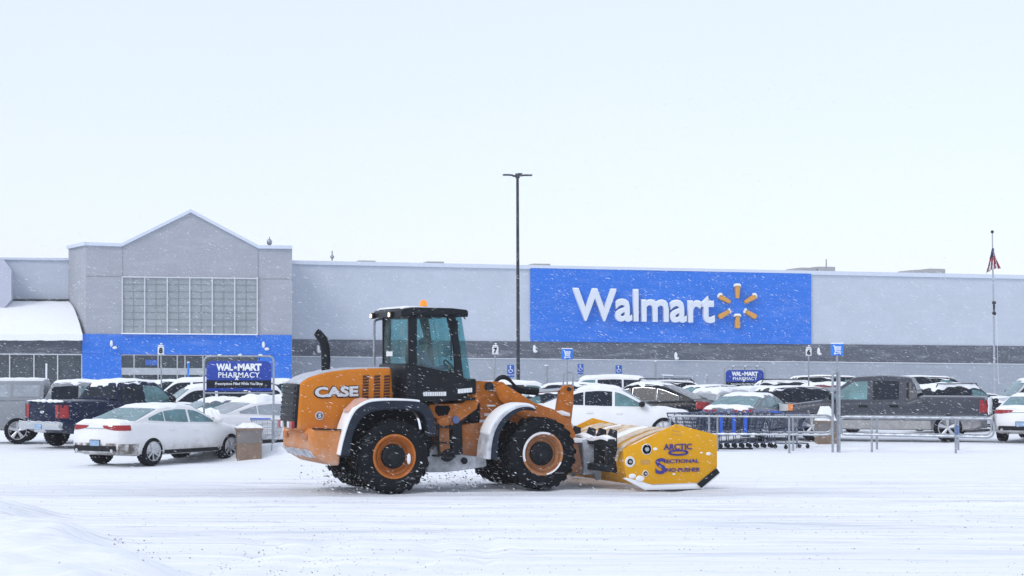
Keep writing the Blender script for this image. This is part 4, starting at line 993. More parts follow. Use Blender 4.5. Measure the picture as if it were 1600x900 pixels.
m = MB(); c = q1([(735, 690)], -.7)[0]; m.ell((c[0], -.75, c[1]), (.16, .12, .14)); c = q1([(808, 715)], -.7)[0]; m.ell((c[0], -.7, c[1]), (.07, .1, .07)); m.build('drive_casing', DARKMETAL, lo)
# --- front frame, tower
m = MB(); m.prism(q2([(216, 566), (300, 556), (336, 540), (336, 690), (322, 704), (220, 706)], -.5), -.50, .50); m.build('front_frame', ORG2, lo, bevel=.03)
tw = [(258, 386), (345, 386), (385, 388), (432, 425), (470, 470), (400, 520), (350, 580), (330, 640), (318, 695), (296, 690), (296, 560), (292, 480), (262, 455)]
for s in (-1, 1):
    m = MB(); m.prism(q2(tw, -.46), s * .46, s * .37); m.build('tower_plate', ORG2, lo, bevel=.015)
m = MB(); m.prism(q2([(268, 470), (294, 450), (300, 560), (255, 562), (245, 500)], -.36), -.36, .36); m.build('tower_core', CABB, lo, bevel=.02)
m = MB(); m.prism(q2([(300, 440), (345, 430), (400, 480), (335, 620), (305, 640)], -.3), -.3, .3); m.build('tower_crossmember', DARKMETAL, lo, bevel=.02)
m = MB()
for x, y, r_ in ((328, 408, .095), (368, 428, .085), (332, 560, .07)):
    m = MB(); c = q2([(x, y)], -.47)[0]; m.cyl((c[0], -.51, c[1]), (c[0], .51, c[1]), r_, None, 14); m.build('tower_pin', DARKMETAL, lo, bevel=.01)
m = MB()
for pts in ([(290, 545), (318, 545), (318, 580), (290, 580)], [(310, 518), (350, 518), (350, 530), (310, 530)], [(322, 483), (355, 483), (355, 490), (322, 490)]): m = MB(); m.prism(q2(pts, -.475), -.475, -.46); m.build('warning_decal', WHITEP, lo)
# --- boom arms, bell crank, cylinders
arm = [(352, 410), (392, 396), (436, 424), (520, 476), (600, 503), (650, 540), (684, 596), (700, 660), (716, 740), (700, 768), (668, 760), (655, 690), (630, 630), (580, 590), (500, 560), (430, 515), (372, 462)]
for s in (-1, 1):
    m = MB(); m.prism(q2(arm, -.6), s * .60, s * .50); m.build('boom_arm', ORG2, lo, bevel=.02)
m = MB(); c = q2([(610, 570)], 0)[0]; m.cyl((c[0], -.5, c[1]), (c[0], .5, c[1]), .14, None, 16); m.build('boom_cross_tube', ORG2, lo)
bc = [(598, 560), (612, 470), (620, 418), (640, 402), (664, 402), (673, 412), (672, 470), (662, 560), (640, 600)]
m = MB(); m.prism(q2(bc, 0), -.10, .10); cr = m.build('bell_crank', ORG2, lo, bevel=.03)
c = q2([(658, 418)], -.1)[0]; m = MB(); m.cyl((c[0], -.15, c[1]), (c[0], .15, c[1]), .045, None, 12); m.build('crank_pin', DARKMETAL, cr)
m = MB(); P = q2([(598, 512), (630, 506), (664, 518), (664, 532), (598, 522)], -.12); m.prism(P, -.13, .13); m.build('crank_snow', SNOW, cr, bevel=.02)
a, b, c = q2([(420, 418), (530, 428), (640, 420)], 0)
m = MB(); m.cyl((a[0], 0, a[1]), (b[0], 0, b[1]), .085, None, 16); cy_ = m.build('tilt_cylinder', CABB, lo); m = MB(); m.cyl((b[0], 0, b[1]), (c[0], 0, c[1]), .04, None, 12); m.build('cylinder_rod', CHROME, cy_)
for s in (-1, 1):
    a, b, c = q2([(395, 440), (500, 492), (590, 545)], -.68); m = MB(); m.cyl((a[0], s * .42, a[1]), (b[0], s * .42, b[1]), .075, None, 14); cy_ = m.build('lift_cylinder', STEELG, lo); m = MB(); m.cyl((b[0], s * .42, b[1]), (c[0], s * .42, c[1]), .04, None, 10); m.build('cylinder_rod', CHROME, cy_)
for k, (dy, up) in enumerate(((-.16, 0), (-.06, 5), (.05, -4), (.16, 2))):
    P = q2([(352, 398 - up), (362, 378 - up), (385, 367 - up), (408, 374 - up), (428, 396), (448, 414), (490, 420 + up), (530, 424)], dy)
    m = MB(); m.tube([(x, dy, z) for x, z in P], .026, 7, fillet=.15); m.build('hydraulic_hose', BLACKP, lo)
P = q2([(560, 540), (640, 540), (660, 570), (668, 600)], -.3)
m = MB(); m.tube([(x, -.3, z) for x, z in P], .022, 6, fillet=.1); m.build('hydraulic_hose', BLACKP, lo)
# --- cab
cb = q1([(566, 316), (580, 312), (775, 352), (834, 384), (842, 432), (800, 446), (770, 466), (690, 472), (566, 466)], -.92)
m = MB(); m.prism(cb, -.92, .92); m.build('cab_base', CABB, lo, bevel=.04)
rf = q1([(549, 92), (560, 84), (600, 79), (760, 83), (822, 90), (824, 102), (790, 112), (600, 112), (549, 119)], -.97)
m = MB(); m.prism(rf, -.97, .97); ro = m.build('cab_roof', CABB, lo, bevel=.03)
tz = q1([(556, 85), (580, 80), (620, 79), (700, 81)], -.92); m = MB(); m.slab([[(x, lerp(-.90, .90, j / 8), z + .012 + .03 * (1 - i / 4) * min(1, min(j, 8 - j))) for j in range(9)] for i, (x, z) in enumerate(tz)], .03); m.build('roof_snow', SNOW, ro)
BE = mat('beacon_amber', (.8, .16, .005), .25, emit=(1, .17, .0), estr=1.1); LAMP = mat('work_lamp_lit', (.9, .8, .6), .3, emit=(1, .78, .42), estr=2.2)
c = q1([(640, 64)], -.45)[0]; m = MB(); m.cyl((c[0], -.45, c[1] - .10), (c[0], -.45, c[1] - .055), .085, None, 18, mi=1); m.tube([(c[0], -.45, c[1] - .06), (c[0], -.45, c[1] + .04), (c[0], -.45, c[1] + .068)], [.075, .068, .035], 18); m.build('amber_beacon', [BE, CABB], ro)
c = q1([(548, 108)], -.97)[0]
for s in (-1, 1):
    m = MB(); yy = .90 if s > 0 else -.36; m.box((c[0] - .02, yy, c[1]), (.08, .13, .12)); m.box((c[0] - .065, yy, c[1]), (.02, .11, .10), mi=1); m.build('work_lamp', [CABB, LAMP], ro, bevel=.008)
    c2 = q1([(812, 104)], -.97)[0]; m = MB(); m.box((c2[0] + .03, s * .80, c2[1] - .01), (.12, .16, .13)); m.box((c2[0] + .095, s * .80, c2[1] - .01), (.02, .12, .10), mi=1); m.build('work_lamp', [CABB, CLEAR], ro, bevel=.01)
def pane(nm, pts, yl, t=.02, mt=CABGL, far=True, inset=0):
    for s in ((-1, 1) if far else (-1,)):
        m = MB(); P = q1(pts, -abs(yl)); m.prism(P, s * abs(yl), s * (abs(yl) - t)); m.build(nm, mt, lo)
cy = .90
posts = [[(578, 112), (614, 112), (611, 335), (578, 326)], [(735, 112), (772, 112), (790, 240), (806, 372), (772, 352), (764, 240)], [(578, 110), (790, 108), (790, 121), (578, 124)],
         [(610, 338), (776, 344), (776, 352), (610, 346)]]
for s in (-1, 1):
    for pts in posts:
        m = MB(); P = q1(pts, -cy); m.prism(P, s * cy, s * (cy - .07)); m.build('cab_frame', CABB, lo, bevel=.008)
pane('door_window', [(612, 118), (738, 118), (766, 345), (612, 342)], .885)
pane('quarter_window', [(774, 118), (797, 118), (818, 250), (835, 384), (805, 372), (790, 240)], .885)
a, b = q1([(797, 118), (835, 384)], -.89); m = MB(); m.slab([[(a[0], y, a[1]) for y in (-.87, 0, .87)], [(lerp(a[0], b[0], .5), y, lerp(a[1], b[1], .5)) for y in (-.87, 0, .87)], [(b[0], y, b[1]) for y in (-.87, 0, .87)]], Vector((-.02, 0, 0))); m.build('windshield', CABGL, lo)
a, b = q1([(582, 118), (580, 322)], -.89); m = MB(); m.slab([[(a[0], y, a[1]) for y in (-.85, .85)], [(b[0], y, b[1]) for y in (-.85, .85)]], Vector((.02, 0, 0))); m.build('rear_window', CABGL, lo)
P = q1([(582, 262), (582, 282)], -.89); m = MB(); m.box((P[0][0] - .012, .42, (P[0][1] + P[1][1]) / 2), (.008, .42, .10)); m.build('window_sticker', WHITEP, lo)
m = MB(); m.box((P[0][0] + .02, 0, q1([(580, 116)], -.89)[0][1]), (.06, 1.7, .07)); m.build('rear_header', CABB, lo)
# door, decals, slats, mirror
m = MB(); P = q1([(612, 352), (775, 357), (770, 462), (690, 468), (616, 466)], -.93); m.prism(P, -.94, -.91); dr = m.build('cab_door', CABB, lo, bevel=.012)
m = MB()
P0 = q1([(640, 447), (744, 444), (640, 430)], -.95); xw = P0[1][0] - P0[0][0]; hz = P0[2][1] - P0[0][1]; x = P0[0][0]
rs = random.Random(4)
while x < P0[1][0] - .05:
    w_ = rs.choice((.028, .04, .05)); m.box((x + w_ / 2, -.947, P0[0][1] + hz / 2), (w_, .012, hz)); x += w_ + .010
m.build('door_decal', WHITEP, dr)
P0 = q1([(782, 436), (842, 430), (782, 418)], -.925); x = P0[0][0]; m = MB()
while x < P0[1][0] - .03: w_ = rs.choice((.03, .045)); m.box((x + w_ / 2, -.926, P0[0][1] + (P0[2][1] - P0[0][1]) / 2 + (x - P0[0][0]) * .08), (w_, .014, P0[2][1] - P0[0][1])); x += w_ + .008
m.build('cab_decal', WHITEP, lo)
m = MB()
for k in range(9): m.prism(q1([(572, 352 + k * 11), (606, 352 + k * 11), (606, 356 + k * 11), (572, 356 + k * 11)], -.925), -.928, -.90)
m.build('side_louvre', DARKMETAL, lo)
m = MB(); P = q1([(436, 322), (436, 138), (450, 130), (470, 128)], .97); m.tube([(x, .97, z) for x, z in P], .028, 8, fillet=.06); m.build('rear_handrail', GALV, lo)
m = MB(); P = q1([(775, 118), (795, 108), (806, 130)], -1.0); m.tube([(x, -1.0 - .05 * i, z) for i, (x, z) in enumerate(P)], .014, 6); c = q1([(750, 165)], -1.08)[0]; m.box((c[0] + .12, -1.08, c[1]), (.04, .16, .30)); m.build('side_mirror', CABB, lo, bevel=.01)
P = q1([(752, 300), (752, 180)], -.95); m = MB(); m.tube([(P[0][0], -.98, P[0][1]), (P[1][0], -.98, P[1][1])], .014, 6); m.build('door_grab_rail', CABB, lo)
# interior: seat, wheel, column
sx = q1([(655, 320)], 0)[0]; fl = 1.62; SZ = sx[1]
sz = 2.05; s0 = sx[0] - .05
m = MB(); m.box((s0, 0, sz), (.5, .5, .14)); m.box((s0 - .27, 0, sz + .36), (.13, .48, .72), M=Matrix.Rotation(-.12, 3, 'Y')); m.box((s0 - .33, 0, sz + .80), (.10, .26, .18)); m.box((s0, 0, sz - .18), (.3, .3, .25)); m.build('operator_seat', BLACKP, lo, bevel=.04)
m = MB(); hc = Vector((s0 + .55, 0, sz + .42)); P = []
for k in range(20):
    a = 2 * math.pi * k / 20; P.append(hc + Vector((-math.sin(a) * .19 * .62, math.cos(a) * .19, math.sin(a) * .19 * .78)))
m.tube(P, .018, 6, closed=True); m.tube([P[0], P[10]], .012, 6); m.tube([hc, hc + Vector((.22, 0, -.55))], .04, 8); m.build('steering_wheel', BLACKP, lo)
m = MB(); m.box((s0 + .85, 0, sz + .02), (.2, 1.0, .35)); m.build('dashboard', CABB, lo, bevel=.04)
m = MB(); m.box((s0 + .1, 0, fl + .22), (1.4, 1.7, .06)); m.build('cab_floor', CABB, lo)
# --- driver: one skinned body sitting at the wheel
def person(name, label, M_, mats, joints, edges, root=0):
    me = bpy.data.meshes.new(name); me.from_pydata([j[0] for j in joints], edges, [])
    o = bpy.data.objects.new(name, me); COL.objects.link(o)
    sk = o.modifiers.new('s', 'SKIN'); sk.use_smooth_shade = True
    for i, j in enumerate(joints): me.skin_vertices[0].data[i].radius = j[1] if isinstance(j[1], tuple) else (j[1], j[1])
    me.skin_vertices[0].data[root].use_root = True
    sb = o.modifiers.new('ss', 'SUBSURF'); sb.levels = 2; sb.render_levels = 2
    dg = bpy.context.evaluated_depsgraph_get(); nm = bpy.data.meshes.new_from_object(o.evaluated_get(dg)); o.modifiers.clear(); o.data = nm; nm.name = name
    for m_ in mats: nm.materials.append(m_)
    return o
JB = mat('jacket_blue', (.03, .07, .22), .8, var=.2); TR = mat('trousers_dark', (.03, .035, .05), .85); SKIN = mat('skin', (.50, .30, .22), .6, var=.05); CAPM = mat('knit_cap', (.03, .03, .035), .9)
X0 = s0 - .04; Z0 = sz + .17
J = [((X0, 0, Z0), (.15, .16)), ((X0 - .02, 0, Z0 + .22), (.13, .16)), ((X0 - .03, 0, Z0 + .42), (.12, .18)), ((X0 - .02, 0, Z0 + .54), (.06, .07)), ((X0 + .01, 0, Z0 + .60), (.055, .055)), ((X0 + .03, 0, Z0 + .70), (.10, .085)), ((X0 + .03, 0, Z0 + .79), (.085, .075))]
E = [(0, 1), (1, 2), (2, 3), (3, 4), (4, 5), (5, 6)]
for s in (-1, 1):
    b = len(J); J += [((X0 - .03, s * .20, Z0 + .44), .07), ((X0 + .14, s * .25, Z0 + .20), .055), ((X0 + .40, s * .20, Z0 + .24), .042), ((X0 + .50, s * .185, Z0 + .27), (.045, .025))]
    E += [(2, b), (b, b + 1), (b + 1, b + 2), (b + 2, b + 3)]
    for k, (dz, l_) in enumerate(((.03, .07), (.01, .085), (-.01, .08), (-.03, .065))):
        f = len(J); J += [((X0 + .54, s * .185, Z0 + .27 + dz), .010), ((X0 + .54 + l_ * .5, s * .175, Z0 + .275 + dz), .009), ((X0 + .54 + l_ * .6, s * .15, Z0 + .262 + dz), .008)]; E += [(b + 3, f), (f, f + 1), (f + 1, f + 2)]
    f = len(J); J += [((X0 + .50, s * .155, Z0 + .30), .011), ((X0 + .54, s * .145, Z0 + .305), .009)]; E += [(b + 3, f), (f, f + 1)]
    b = len(J); J += [((X0 + .02, s * .10, Z0 - .03), .10), ((X0 + .46, s * .14, Z0 - .02), .075), ((X0 + .56, s * .14, Z0 - .38), .05), ((X0 + .56, s * .14, Z0 - .42), .045), ((X0 + .74, s * .15, Z0 - .42), .04)]
    E += [(0, b), (b, b + 1), (b + 1, b + 2), (b + 2, b + 3), (b + 3, b + 4)]
pr = person('person', '', None, [JB, TR, SKIN, BLACKP], J, E)
for p_ in pr.data.polygons:
    c = p_.center; mi = 0
    if c.z > Z0 + .57: mi = 2
    elif c.x > X0 + .47 and c.z > Z0 + .12: mi = 2
    elif c.z < Z0 - .36: mi = 3
    elif c.z < Z0 + .03: mi = 1
    p_.material_index = mi
pr.location = LO; pr.rotation_euler = (0, 0, TH); tag(pr, 'loader driver in a blue jacket seated at the wheel inside the black cab', 'person')
m = MB(); m.ell((X0 + .02, 0, Z0 + .79), (.115, .095, .085)); m.build('knit_cap', CAPM, pr)
m = MB(); m.ell((X0 + .135, 0, Z0 + .71), (.022, .014, .022)); m.build('nose', SKIN, pr)
for s in (-1, 1):
    m = MB(); m.ell((X0 + .02, s * .088, Z0 + .71), (.02, .012, .03)); m.build('ear', SKIN, pr)
    m = MB(); m.ell((X0 + .118, s * .034, Z0 + .735), (.008, .012, .007)); m.build('eye', WELL, pr)
m = MB(); m.ell((X0 + .116, 0, Z0 + .665), (.008, .028, .007)); m.build('mouth', mat('lips', (.35, .12, .10), .6), pr)

# ================================================================ THE SNOW PUSHER (carried on the boom's coupler)
PWD = 2.15
su = thing('snow_pusher', 'yellow box snow pusher with violet lettering, on the front of the loader', 'snow plough', LO, TH)
ep = [(572, 412), (980, 214), (1302, 298), (1304, 552), (1150, 672), (790, 684), (600, 632), (576, 520)]
for s in (-1, 1):
    m = MB(); m.prism(q3(ep, -PWD), s * PWD, s * (PWD - .05)); e_ = m.build('end_plate', YEL, su, bevel=.01)
    m = MB(); m.prism(q3([(580, 640), (620, 630), (800, 690), (1150, 678), (1298, 560), (1328, 603), (1188, 722), (1150, 728), (758, 735)], -PWD), s * (PWD - .01), s * (PWD - .12)); sh = m.build('wear_shoe', SNOW, su, bevel=.008)
    m = MB(); m.prism(q3([(1150, 682), (1299, 558), (1324, 592), (1182, 712)], -PWD - .02), s * (PWD + .02), s * (PWD - .01)); m.prism(q3([(752, 730), (1180, 720), (1184, 727), (758, 738)], -PWD - .02), s * (PWD + .02), s * (PWD - .01)); m.build('steel_edge', CABB, sh)
    for (x, y, rr, r2) in ((752, 410, .155, .10), (622, 508, .15, .065), (742, 600, .09, .05)):
        c = q3([(x, y)], -PWD)[0]; m = MB(); m.lathe([(-s * .0, rr * .75), (s * .012, rr * .7), (s * .012, r2), (0, r2)], (c[0], s * PWD, c[1]), 20, mi=0); m.lathe([(s * .004, r2 * 1.01), (s * .006, 0)], (c[0], s * PWD, c[1]), 16, mi=1); m.cyl((c[0], s * PWD, c[1]), (c[0], s * (PWD + .035), c[1]), r2 * .45, None, 6, mi=2)
        m.build('pivot_port', [mat('packed_snow_ring', (.75, .74, .72), .7, var=.1), WELL, STEELG], e_)
    if s < 0:
        def dec(body, bl, br, tl, bold, nm='lettering', mt=LETB, sp=1.0, ol=False):
            a, b, c = q3([bl, br, tl], -PWD - .01); dx = Vector((b[0] - a[0], 0, b[1] - a[1])); text(nm, body, mt, (a[0], -PWD - .006, a[1]), dx, (0, 0, 1), dx.length, c[1] - a[1], e_, bold=bold, depth=.012, space=sp)
        dec('ARCTIC', (885, 416), (1106, 412), (895, 368), .02)
        dec('ECTIONAL', (908, 520), (1160, 514), (912, 490), .015); dec('NO-PUSHER', (906, 588), (1170, 584), (910, 556), .015)
        dec('S', (820, 606), (905, 603), (822, 480), .03)
        c = q3([(998, 436)], -PWD)[0]; m = MB(); P = []
        for k in range(24): a = 2 * math.pi * k / 24; P.append((c[0] + .21 * math.cos(a), -PWD - .008, c[1] + .045 * math.sin(a)))
        m.tube(P, .022, 6, closed=True); m.build('oval_emblem', LETB, e_)
        FADE = mat('faded_decal', (.56, .30, .06), .5, var=.1)
        m = MB()
        for pts in ([(950, 262), (1010, 268), (1010, 274), (950, 268)], [(948, 288), (1024, 296), (1024, 303), (948, 296)], [(975, 228), (990, 228), (990, 240), (975, 240)], [(705, 490), (780, 492), (780, 530), (705, 528)]): m = MB(); m.prism(q3(pts, -PWD), -PWD - .004, -PWD + .01); m.build('faded_decal', FADE, e_)
        m = MB()
        for x, y, r_ in ((1235, 445, .035), (1180, 437, .018), (965, 604, .02), (820, 408, .03), (640, 620, .05), (700, 640, .06)):
            c = q3([(x, y)], -PWD)[0]; m = MB(); m.ell((c[0], -PWD, c[1]), (r_ * 1.6, .012, r_)); m.build('stuck_snow', SNOW, e_)
# mouldboard sections
prof = [(1000, 262), (900, 282), (770, 335), (670, 388), (612, 445), (595, 520), (605, 600), (660, 680)]
pf = q3(prof, -PWD + .1); ns = 9
for k in range(ns):
    y0 = lerp(-PWD + .07, PWD - .07, k / ns) + .02; y1 = lerp(-PWD + .07, PWD - .07, (k + 1) / ns) - .02
    m = MB(); m.band(pf, [(p[0] + .05, p[1] - .03) for p in pf], y0, y1); se = m.build('mouldboard_section', YELS, su, bevel=.008)
    m = MB(); rs = random.Random(k * 7 + 1); P = []; wk = rs.uniform(.2, .75)
    for i in range(len(pf) - 2):
        P.append([(pf[i][0] - .008 - .025 * min(1, min(j, 4 - j)), lerp(y0 + .02 * rs.random(), lerp(y0, y1, wk + .22 * rs.random()), j / 4), pf[i][1] + .01 + .025 * min(1, min(j, 4 - j))) for j in range(5)])
    m.slab(P, Vector((.02, 0, -.02))); m.build('section_snow', SNOW if k % 3 == 0 else SMEAR, se)
m = MB(); p0 = q3([(1010, 236), (900, 250), (760, 262)], -PWD + .1)
a = pf[0]; m.tube([(a[0] + .01, -PWD + .04, a[1] - .03), (a[0] + .01, PWD - .04, a[1] - .03)], .055, 8); m.build('top_pipe', YELS, su)
# rear structure and coupler
for ri, s in enumerate((-1.5, -.95, -.4, .4, .95, 1.5)):
    c0 = q3([(650, 330), (650, 640)], -.6); xb = pf[4][0]; m = MB()
    m.prism([(xb - .02, .30), (xb - .02, 1.18), (xb - .16, 1.22), (xb - .28, .95), (xb - .28, .38)], s - .035, s + .035); m.build('upright_rib', DARKMETAL, su, bevel=.01)
m = MB(); xb = pf[4][0] - .26; m.box((xb, 0, .95), (.16, 3.6, .14)); m.box((xb, 0, .42), (.16, 3.6, .14)); m.build('rear_beam', DARKMETAL, su, bevel=.02)
m = MB(); P = [[(xb + dx_, lerp(-1.78, 1.78, i / 20), 1.03 + .03 * math.sin(i) + (.04 if j == 1 else 0)) for j, dx_ in enumerate((-.10, 0, .1))] for i in range(21)]; m.slab(P, .05); m.build('beam_snow', SNOW, su)
for s in (-1, 1):
    P = q3([(250, 335), (330, 330), (372, 300), (408, 345), (404, 480), (398, 645), (366, 655), (350, 600), (262, 612), (268, 450)], -.72)
    m = MB(); m.prism(P, s * .72, s * .60); cpl = m.build('coupler_plate', STEELG, lo, bevel=.02)
    c = q3([(372, 362)], -.72)[0]; m = MB(); m.cyl((c[0], s * .76, c[1]), (c[0], s * .58, c[1]), .055, None, 14); m.build('coupler_pin', SNOW, cpl)
    P = q3([(200, 320), (330, 330), (350, 345), (260, 360), (190, 360)], -.72); m = MB(); m.prism(P, s * .70, s * .4); m.build('coupler_snow', SNOW, cpl, bevel=.02)
P = q3([(180, 360), (280, 380), (290, 600), (200, 600)], 0); m = MB(); m.prism(P, -.55, .55); m.build('coupler_frame', STEELG, lo, bevel=.03)
P = q3([(380, 400), (560, 420), (580, 470), (380, 450)], 0); 
for s in (-.5, .5): m = MB(); m.prism(P, s - .06, s + .06); m.build('coupler_arm', STEELG, lo, bevel=.02)
P = q3([(380, 540), (600, 560), (600, 600), (380, 600)], 0)
for s in (-.5, .5): m = MB(); m.prism(P, s - .06, s + .06); m.build('coupler_arm', DARKMETAL, lo, bevel=.02)
# ================================================================ STREET FURNITURE
SIGNB = mat('sign_navy', (.008, .045, .34), .4, var=.06, snow=.06); SIGNK = mat('sign_black_strip', (.008, .010, .02), .4, snow=.05, spec=.2); SIGNC = mat('sign_bright_blue', (.012, .19, .72), .4, var=.05, snow=.08); WHT = mat('sign_letter_white', (.82, .86, .90), .5, var=.02)
def face(px0, px1, Y, rz=0):
    pass
def pharmacy(px0, px1, ytop, yb, Y, ground_py, label, posts=True, small=False, group='pharmacy signs above the cart corrals'):
    x0, x1 = depth_x(px0, Y), depth_x(px1, Y); zt = at_depth(800, ytop, Y).z; zb = at_depth(800, yb, Y).z; cx = (x0 + x1) / 2; wd = x1 - x0
    t = thing('pharmacy_sign', label, 'sign', (cx, Y, 0), 0, group); h = zt - zb
    # rounded board in local XZ
    def rr(w_, z0, z1, r):
        P = []
        for (sx, z, a0) in ((1, z1, 0), (-1, z1, 90)):
            for k in range(5): a = R(a0 + 90 * k / 4); P.append((sx * (w_ / 2 - r) + r * math.cos(a), z - r + r * math.sin(a)))
        P += [(-w_ / 2, z0), (w_ / 2, z0)]; return P
    m = MB(); m.prism(rr(wd * .955, zb, zt - h * .02, .16), -.03, .03); bd = m.build('board', SIGNB, t, bevel=.005)
    m = MB(); m.box((0, -.034, zb + h * .225), (wd * .945, .008, h * .25)); m.build('slogan_strip', SIGNK, bd)
    y = -.040
    text('lettering', 'WAL', WHT, (-wd * .33, y, zb + h * .66), (1, 0, 0), (0, 0, 1), wd * .245, h * .235, bd, bold=.05, depth=.01, space=.9)
    text('lettering', 'MART', WHT, (-wd * .015, y, zb + h * .66), (1, 0, 0), (0, 0, 1), wd * .35, h * .235, bd, bold=.05, depth=.01, space=.9)
    m = MB(); sp = []
    for k in range(10): a = math.pi / 2 + k * math.pi / 5; r_ = (h * .075 if k % 2 == 0 else h * .032); sp.append((-wd * .05 + r_ * math.cos(a), zb + h * .765 + r_ * math.sin(a)))
    m.prism(sp, y - .01, y); m.build('star', WHT, bd)
    text('lettering', 'PHARMACY', WHT, (-wd * .30, y, zb + h * .44), (1, 0, 0), (0, 0, 1), wd * .61, h * .175, bd, bold=.012, depth=.01, space=1.05)
    # serifs under the stems, and the x hooked on the R
    m = MB()
    for u in (.0, .125, .185, .255, .345, .53, .61, .70, .79): m.box((-wd * .30 + wd * .61 * (u + .012), y - .005, zb + h * .445), (wd * .022, .009, h * .014))
    m.build('lettering_serif', WHT, bd)
    text('lettering', 'x', WHT, (-wd * .055, y - .004, zb + h * .36), (1, 0, 0), (0, 0, 1), wd * .055, h * .13, bd, bold=.03, depth=.01)
    text('slogan', 'Prescriptions Filled While You Shop', WHT, (-wd * .345, y, zb + h * .17), (1, 0, 0), (0, 0, 1), wd * .70, h * .115, bd, bold=.012, depth=.01)
    # bent tube frame
    zf = at_depth(800, ytop - (4 if not small else 3), Y).z + .02
    m = MB(); m.tube([(-wd / 2 - .02, 0, -.15), (-wd / 2 - .02, 0, zf + .02), (wd / 2 + .02, 0, zf + .02), (wd / 2 + .02, 0, -.15)], .029, 10, fillet=.16); m.tube([(-wd / 2, 0, zb - .05), (wd / 2, 0, zb - .05)], .022, 8); m.build('tube_frame', GALV, t)
    m = MB()
    for u in (-.3, 0, .3): m.box((wd * u, 0, zt + (zf - zt) / 2), (.02, .02, .10)); m.ell((wd * u + .03, -.01, zf + .05), (.06, .05, .025), mi=1)
    m.box((wd * .1, -.02, zb + .01), (.10, .04, .025), mi=1)
    m.build('hanger_clip', [DARKMETAL, SNOW], t)
    return t, x0, x1, Y
p1 = pharmacy(321, 427, 563, 611, 51.3, 716, 'large blue pharmacy sign on a bent tube frame beside the left trash box')
p2 = pharmacy(1132, 1194, 577.5, 607, 86, 690, 'small distant blue pharmacy sign behind the snow-plastered silver suv', small=True)
def rail_pts(m, pts, r=.028, fil=.22): m.tube(pts, r, 8, fillet=fil)
def W(px, py, Y): return at_depth(px, py, Y)
# left corral (mostly hidden): two rails behind the sign posts
t = thing('cart_corral', 'left cart corral rails with a yellow bumper strip, between the pharmacy sign posts', 'cart corral', (depth_x(375, 52.0), 52.0, 0), 0, 'galvanised cart corrals'); o0 = t.location.copy()
def loc_(px, py, Y): return W(px, py, Y) - o0
m = MB(); m.tube([loc_(324, 666, 51.6), loc_(368, 666, 52.6), loc_(424, 660, 54.5)], .03, 8); m.tube([loc_(324, 687, 51.6), loc_(370, 687, 52.6), loc_(424, 682, 54.5)], .03, 8); m.build('rail', GALV, t)
m = MB(); a = loc_(324, 682, 51.55); b = loc_(352, 683, 52.1); m.tube([a, b], .035, 6); m.build('yellow_strip', mat('bumper_yellow', (.62, .45, .06), .5, snow=.4), t)
m = MB(); a = loc_(324, 666, 51.6); m.tube([loc_(424, 655, 54.5), Vector((loc_(424, 655, 54.5).x, 54.5 - 52, -.1))], .03, 8); m.build('post', GALV, t)
# right corral
YN, YB = 54.5, 58.5
t = thing('cart_corral', 'long right cart corral of galvanised rails in front of the graphite pickup truck', 'cart corral', (depth_x(1300, YN), YN, 0), 0, 'galvanised cart corrals'); o0 = t.location.copy()
def loop(px0, px1, top0, top1, bot0, bot1, Y0, Y1, nm='rail', r=.030):
    m = MB(); P = [W(px0, top0, Y0) - o0, W(px1, top1, Y1) - o0, W(px1, bot1, Y1) - o0, W(px0, bot0, Y0) - o0]
    m.tube(P[:], r, 8, closed=True, fillet=.20); return m.build(nm, GALV, t)
loop(1047, 1301, 650, 652, 678, 679.5, 56.2, YN); loop(1311, 1553, 652, 655, 679, 684, YN, YN)
loop(1056, 1300, 648, 649, 674, 675.5, 58.3, 57.2); loop(1314, 1549, 650, 652, 677, 680, 57.2, 57.0)
def post(px, py0, Y, r=.032, z=-.1, nm='post'):
    m = MB(); a = W(px, py0, Y) - o0; m.tube([a, Vector((a.x, a.y, z))], r, 8); return m.build(nm, GALV, t)
for px, py, Y in ((1108, 649, 56), (1233, 650, YN), (1239, 650, YN + .9), (1362, 653, YN), (1370, 653, YN + 1.2), (1121, 651, 55.9), (1493, 655, YN - .1), (1497, 655, YN + 1.0), (1245, 650, 57)): post(px, py, Y)
for a_, b_ in ((1301.5, 1306), (1308.5, 1312)):
    pass
m = MB(); P = [W(1301, 700, YN) - o0, W(1301, 581, YN) - o0, W(1311.5, 581, YN) - o0, W(1311.5, 700, YN) - o0]; P[0].z = P[3].z = -.1; m.tube(P, .034, 8, fillet=.08); m.build('tall_post', GALV, t)
m = MB(); a = W(1495, 672, YN - .15) - o0; m.box(a, (.10, .02, .26)); m.build('corral_notice', mat('notice_faded', (.08, .15, .33), .5), t)
m = MB()
for i in range(40):
    px = lerp(1318, 1545, i / 39); a = W(px, 651.5 + 3 * i / 39, YN) - o0; m.ell(a + Vector((0, 0, .012)), (.10, .028, .014 + .006 * math.sin(i * 2.1)))
for i in range(40):
    px = lerp(1125, 1296, i / 39); a = W(px, 678.3 + 1 * i / 39, YN + .8) - o0; m.ell(a + Vector((0, 0, .012)), (.09, .03, .02 + .008 * math.sin(i * 1.7)))
for i in range(40):
    px = lerp(1318, 1540, i / 39); a = W(px, 678.6 + 4.4 * i / 39, YN) - o0; m.ell(a + Vector((0, 0, .012)), (.10, .03, .022 + .008 * math.sin(i * 1.7)))
m.build('rail_snow', SNOW, t)
m = MB(); a = W(1122, 690, 55.9) - o0; a.z = .03; m.tube([a, a + Vector((1.0, -.1, .0))], .03, 6); m.build('foot_rail', DARKMETAL, t)
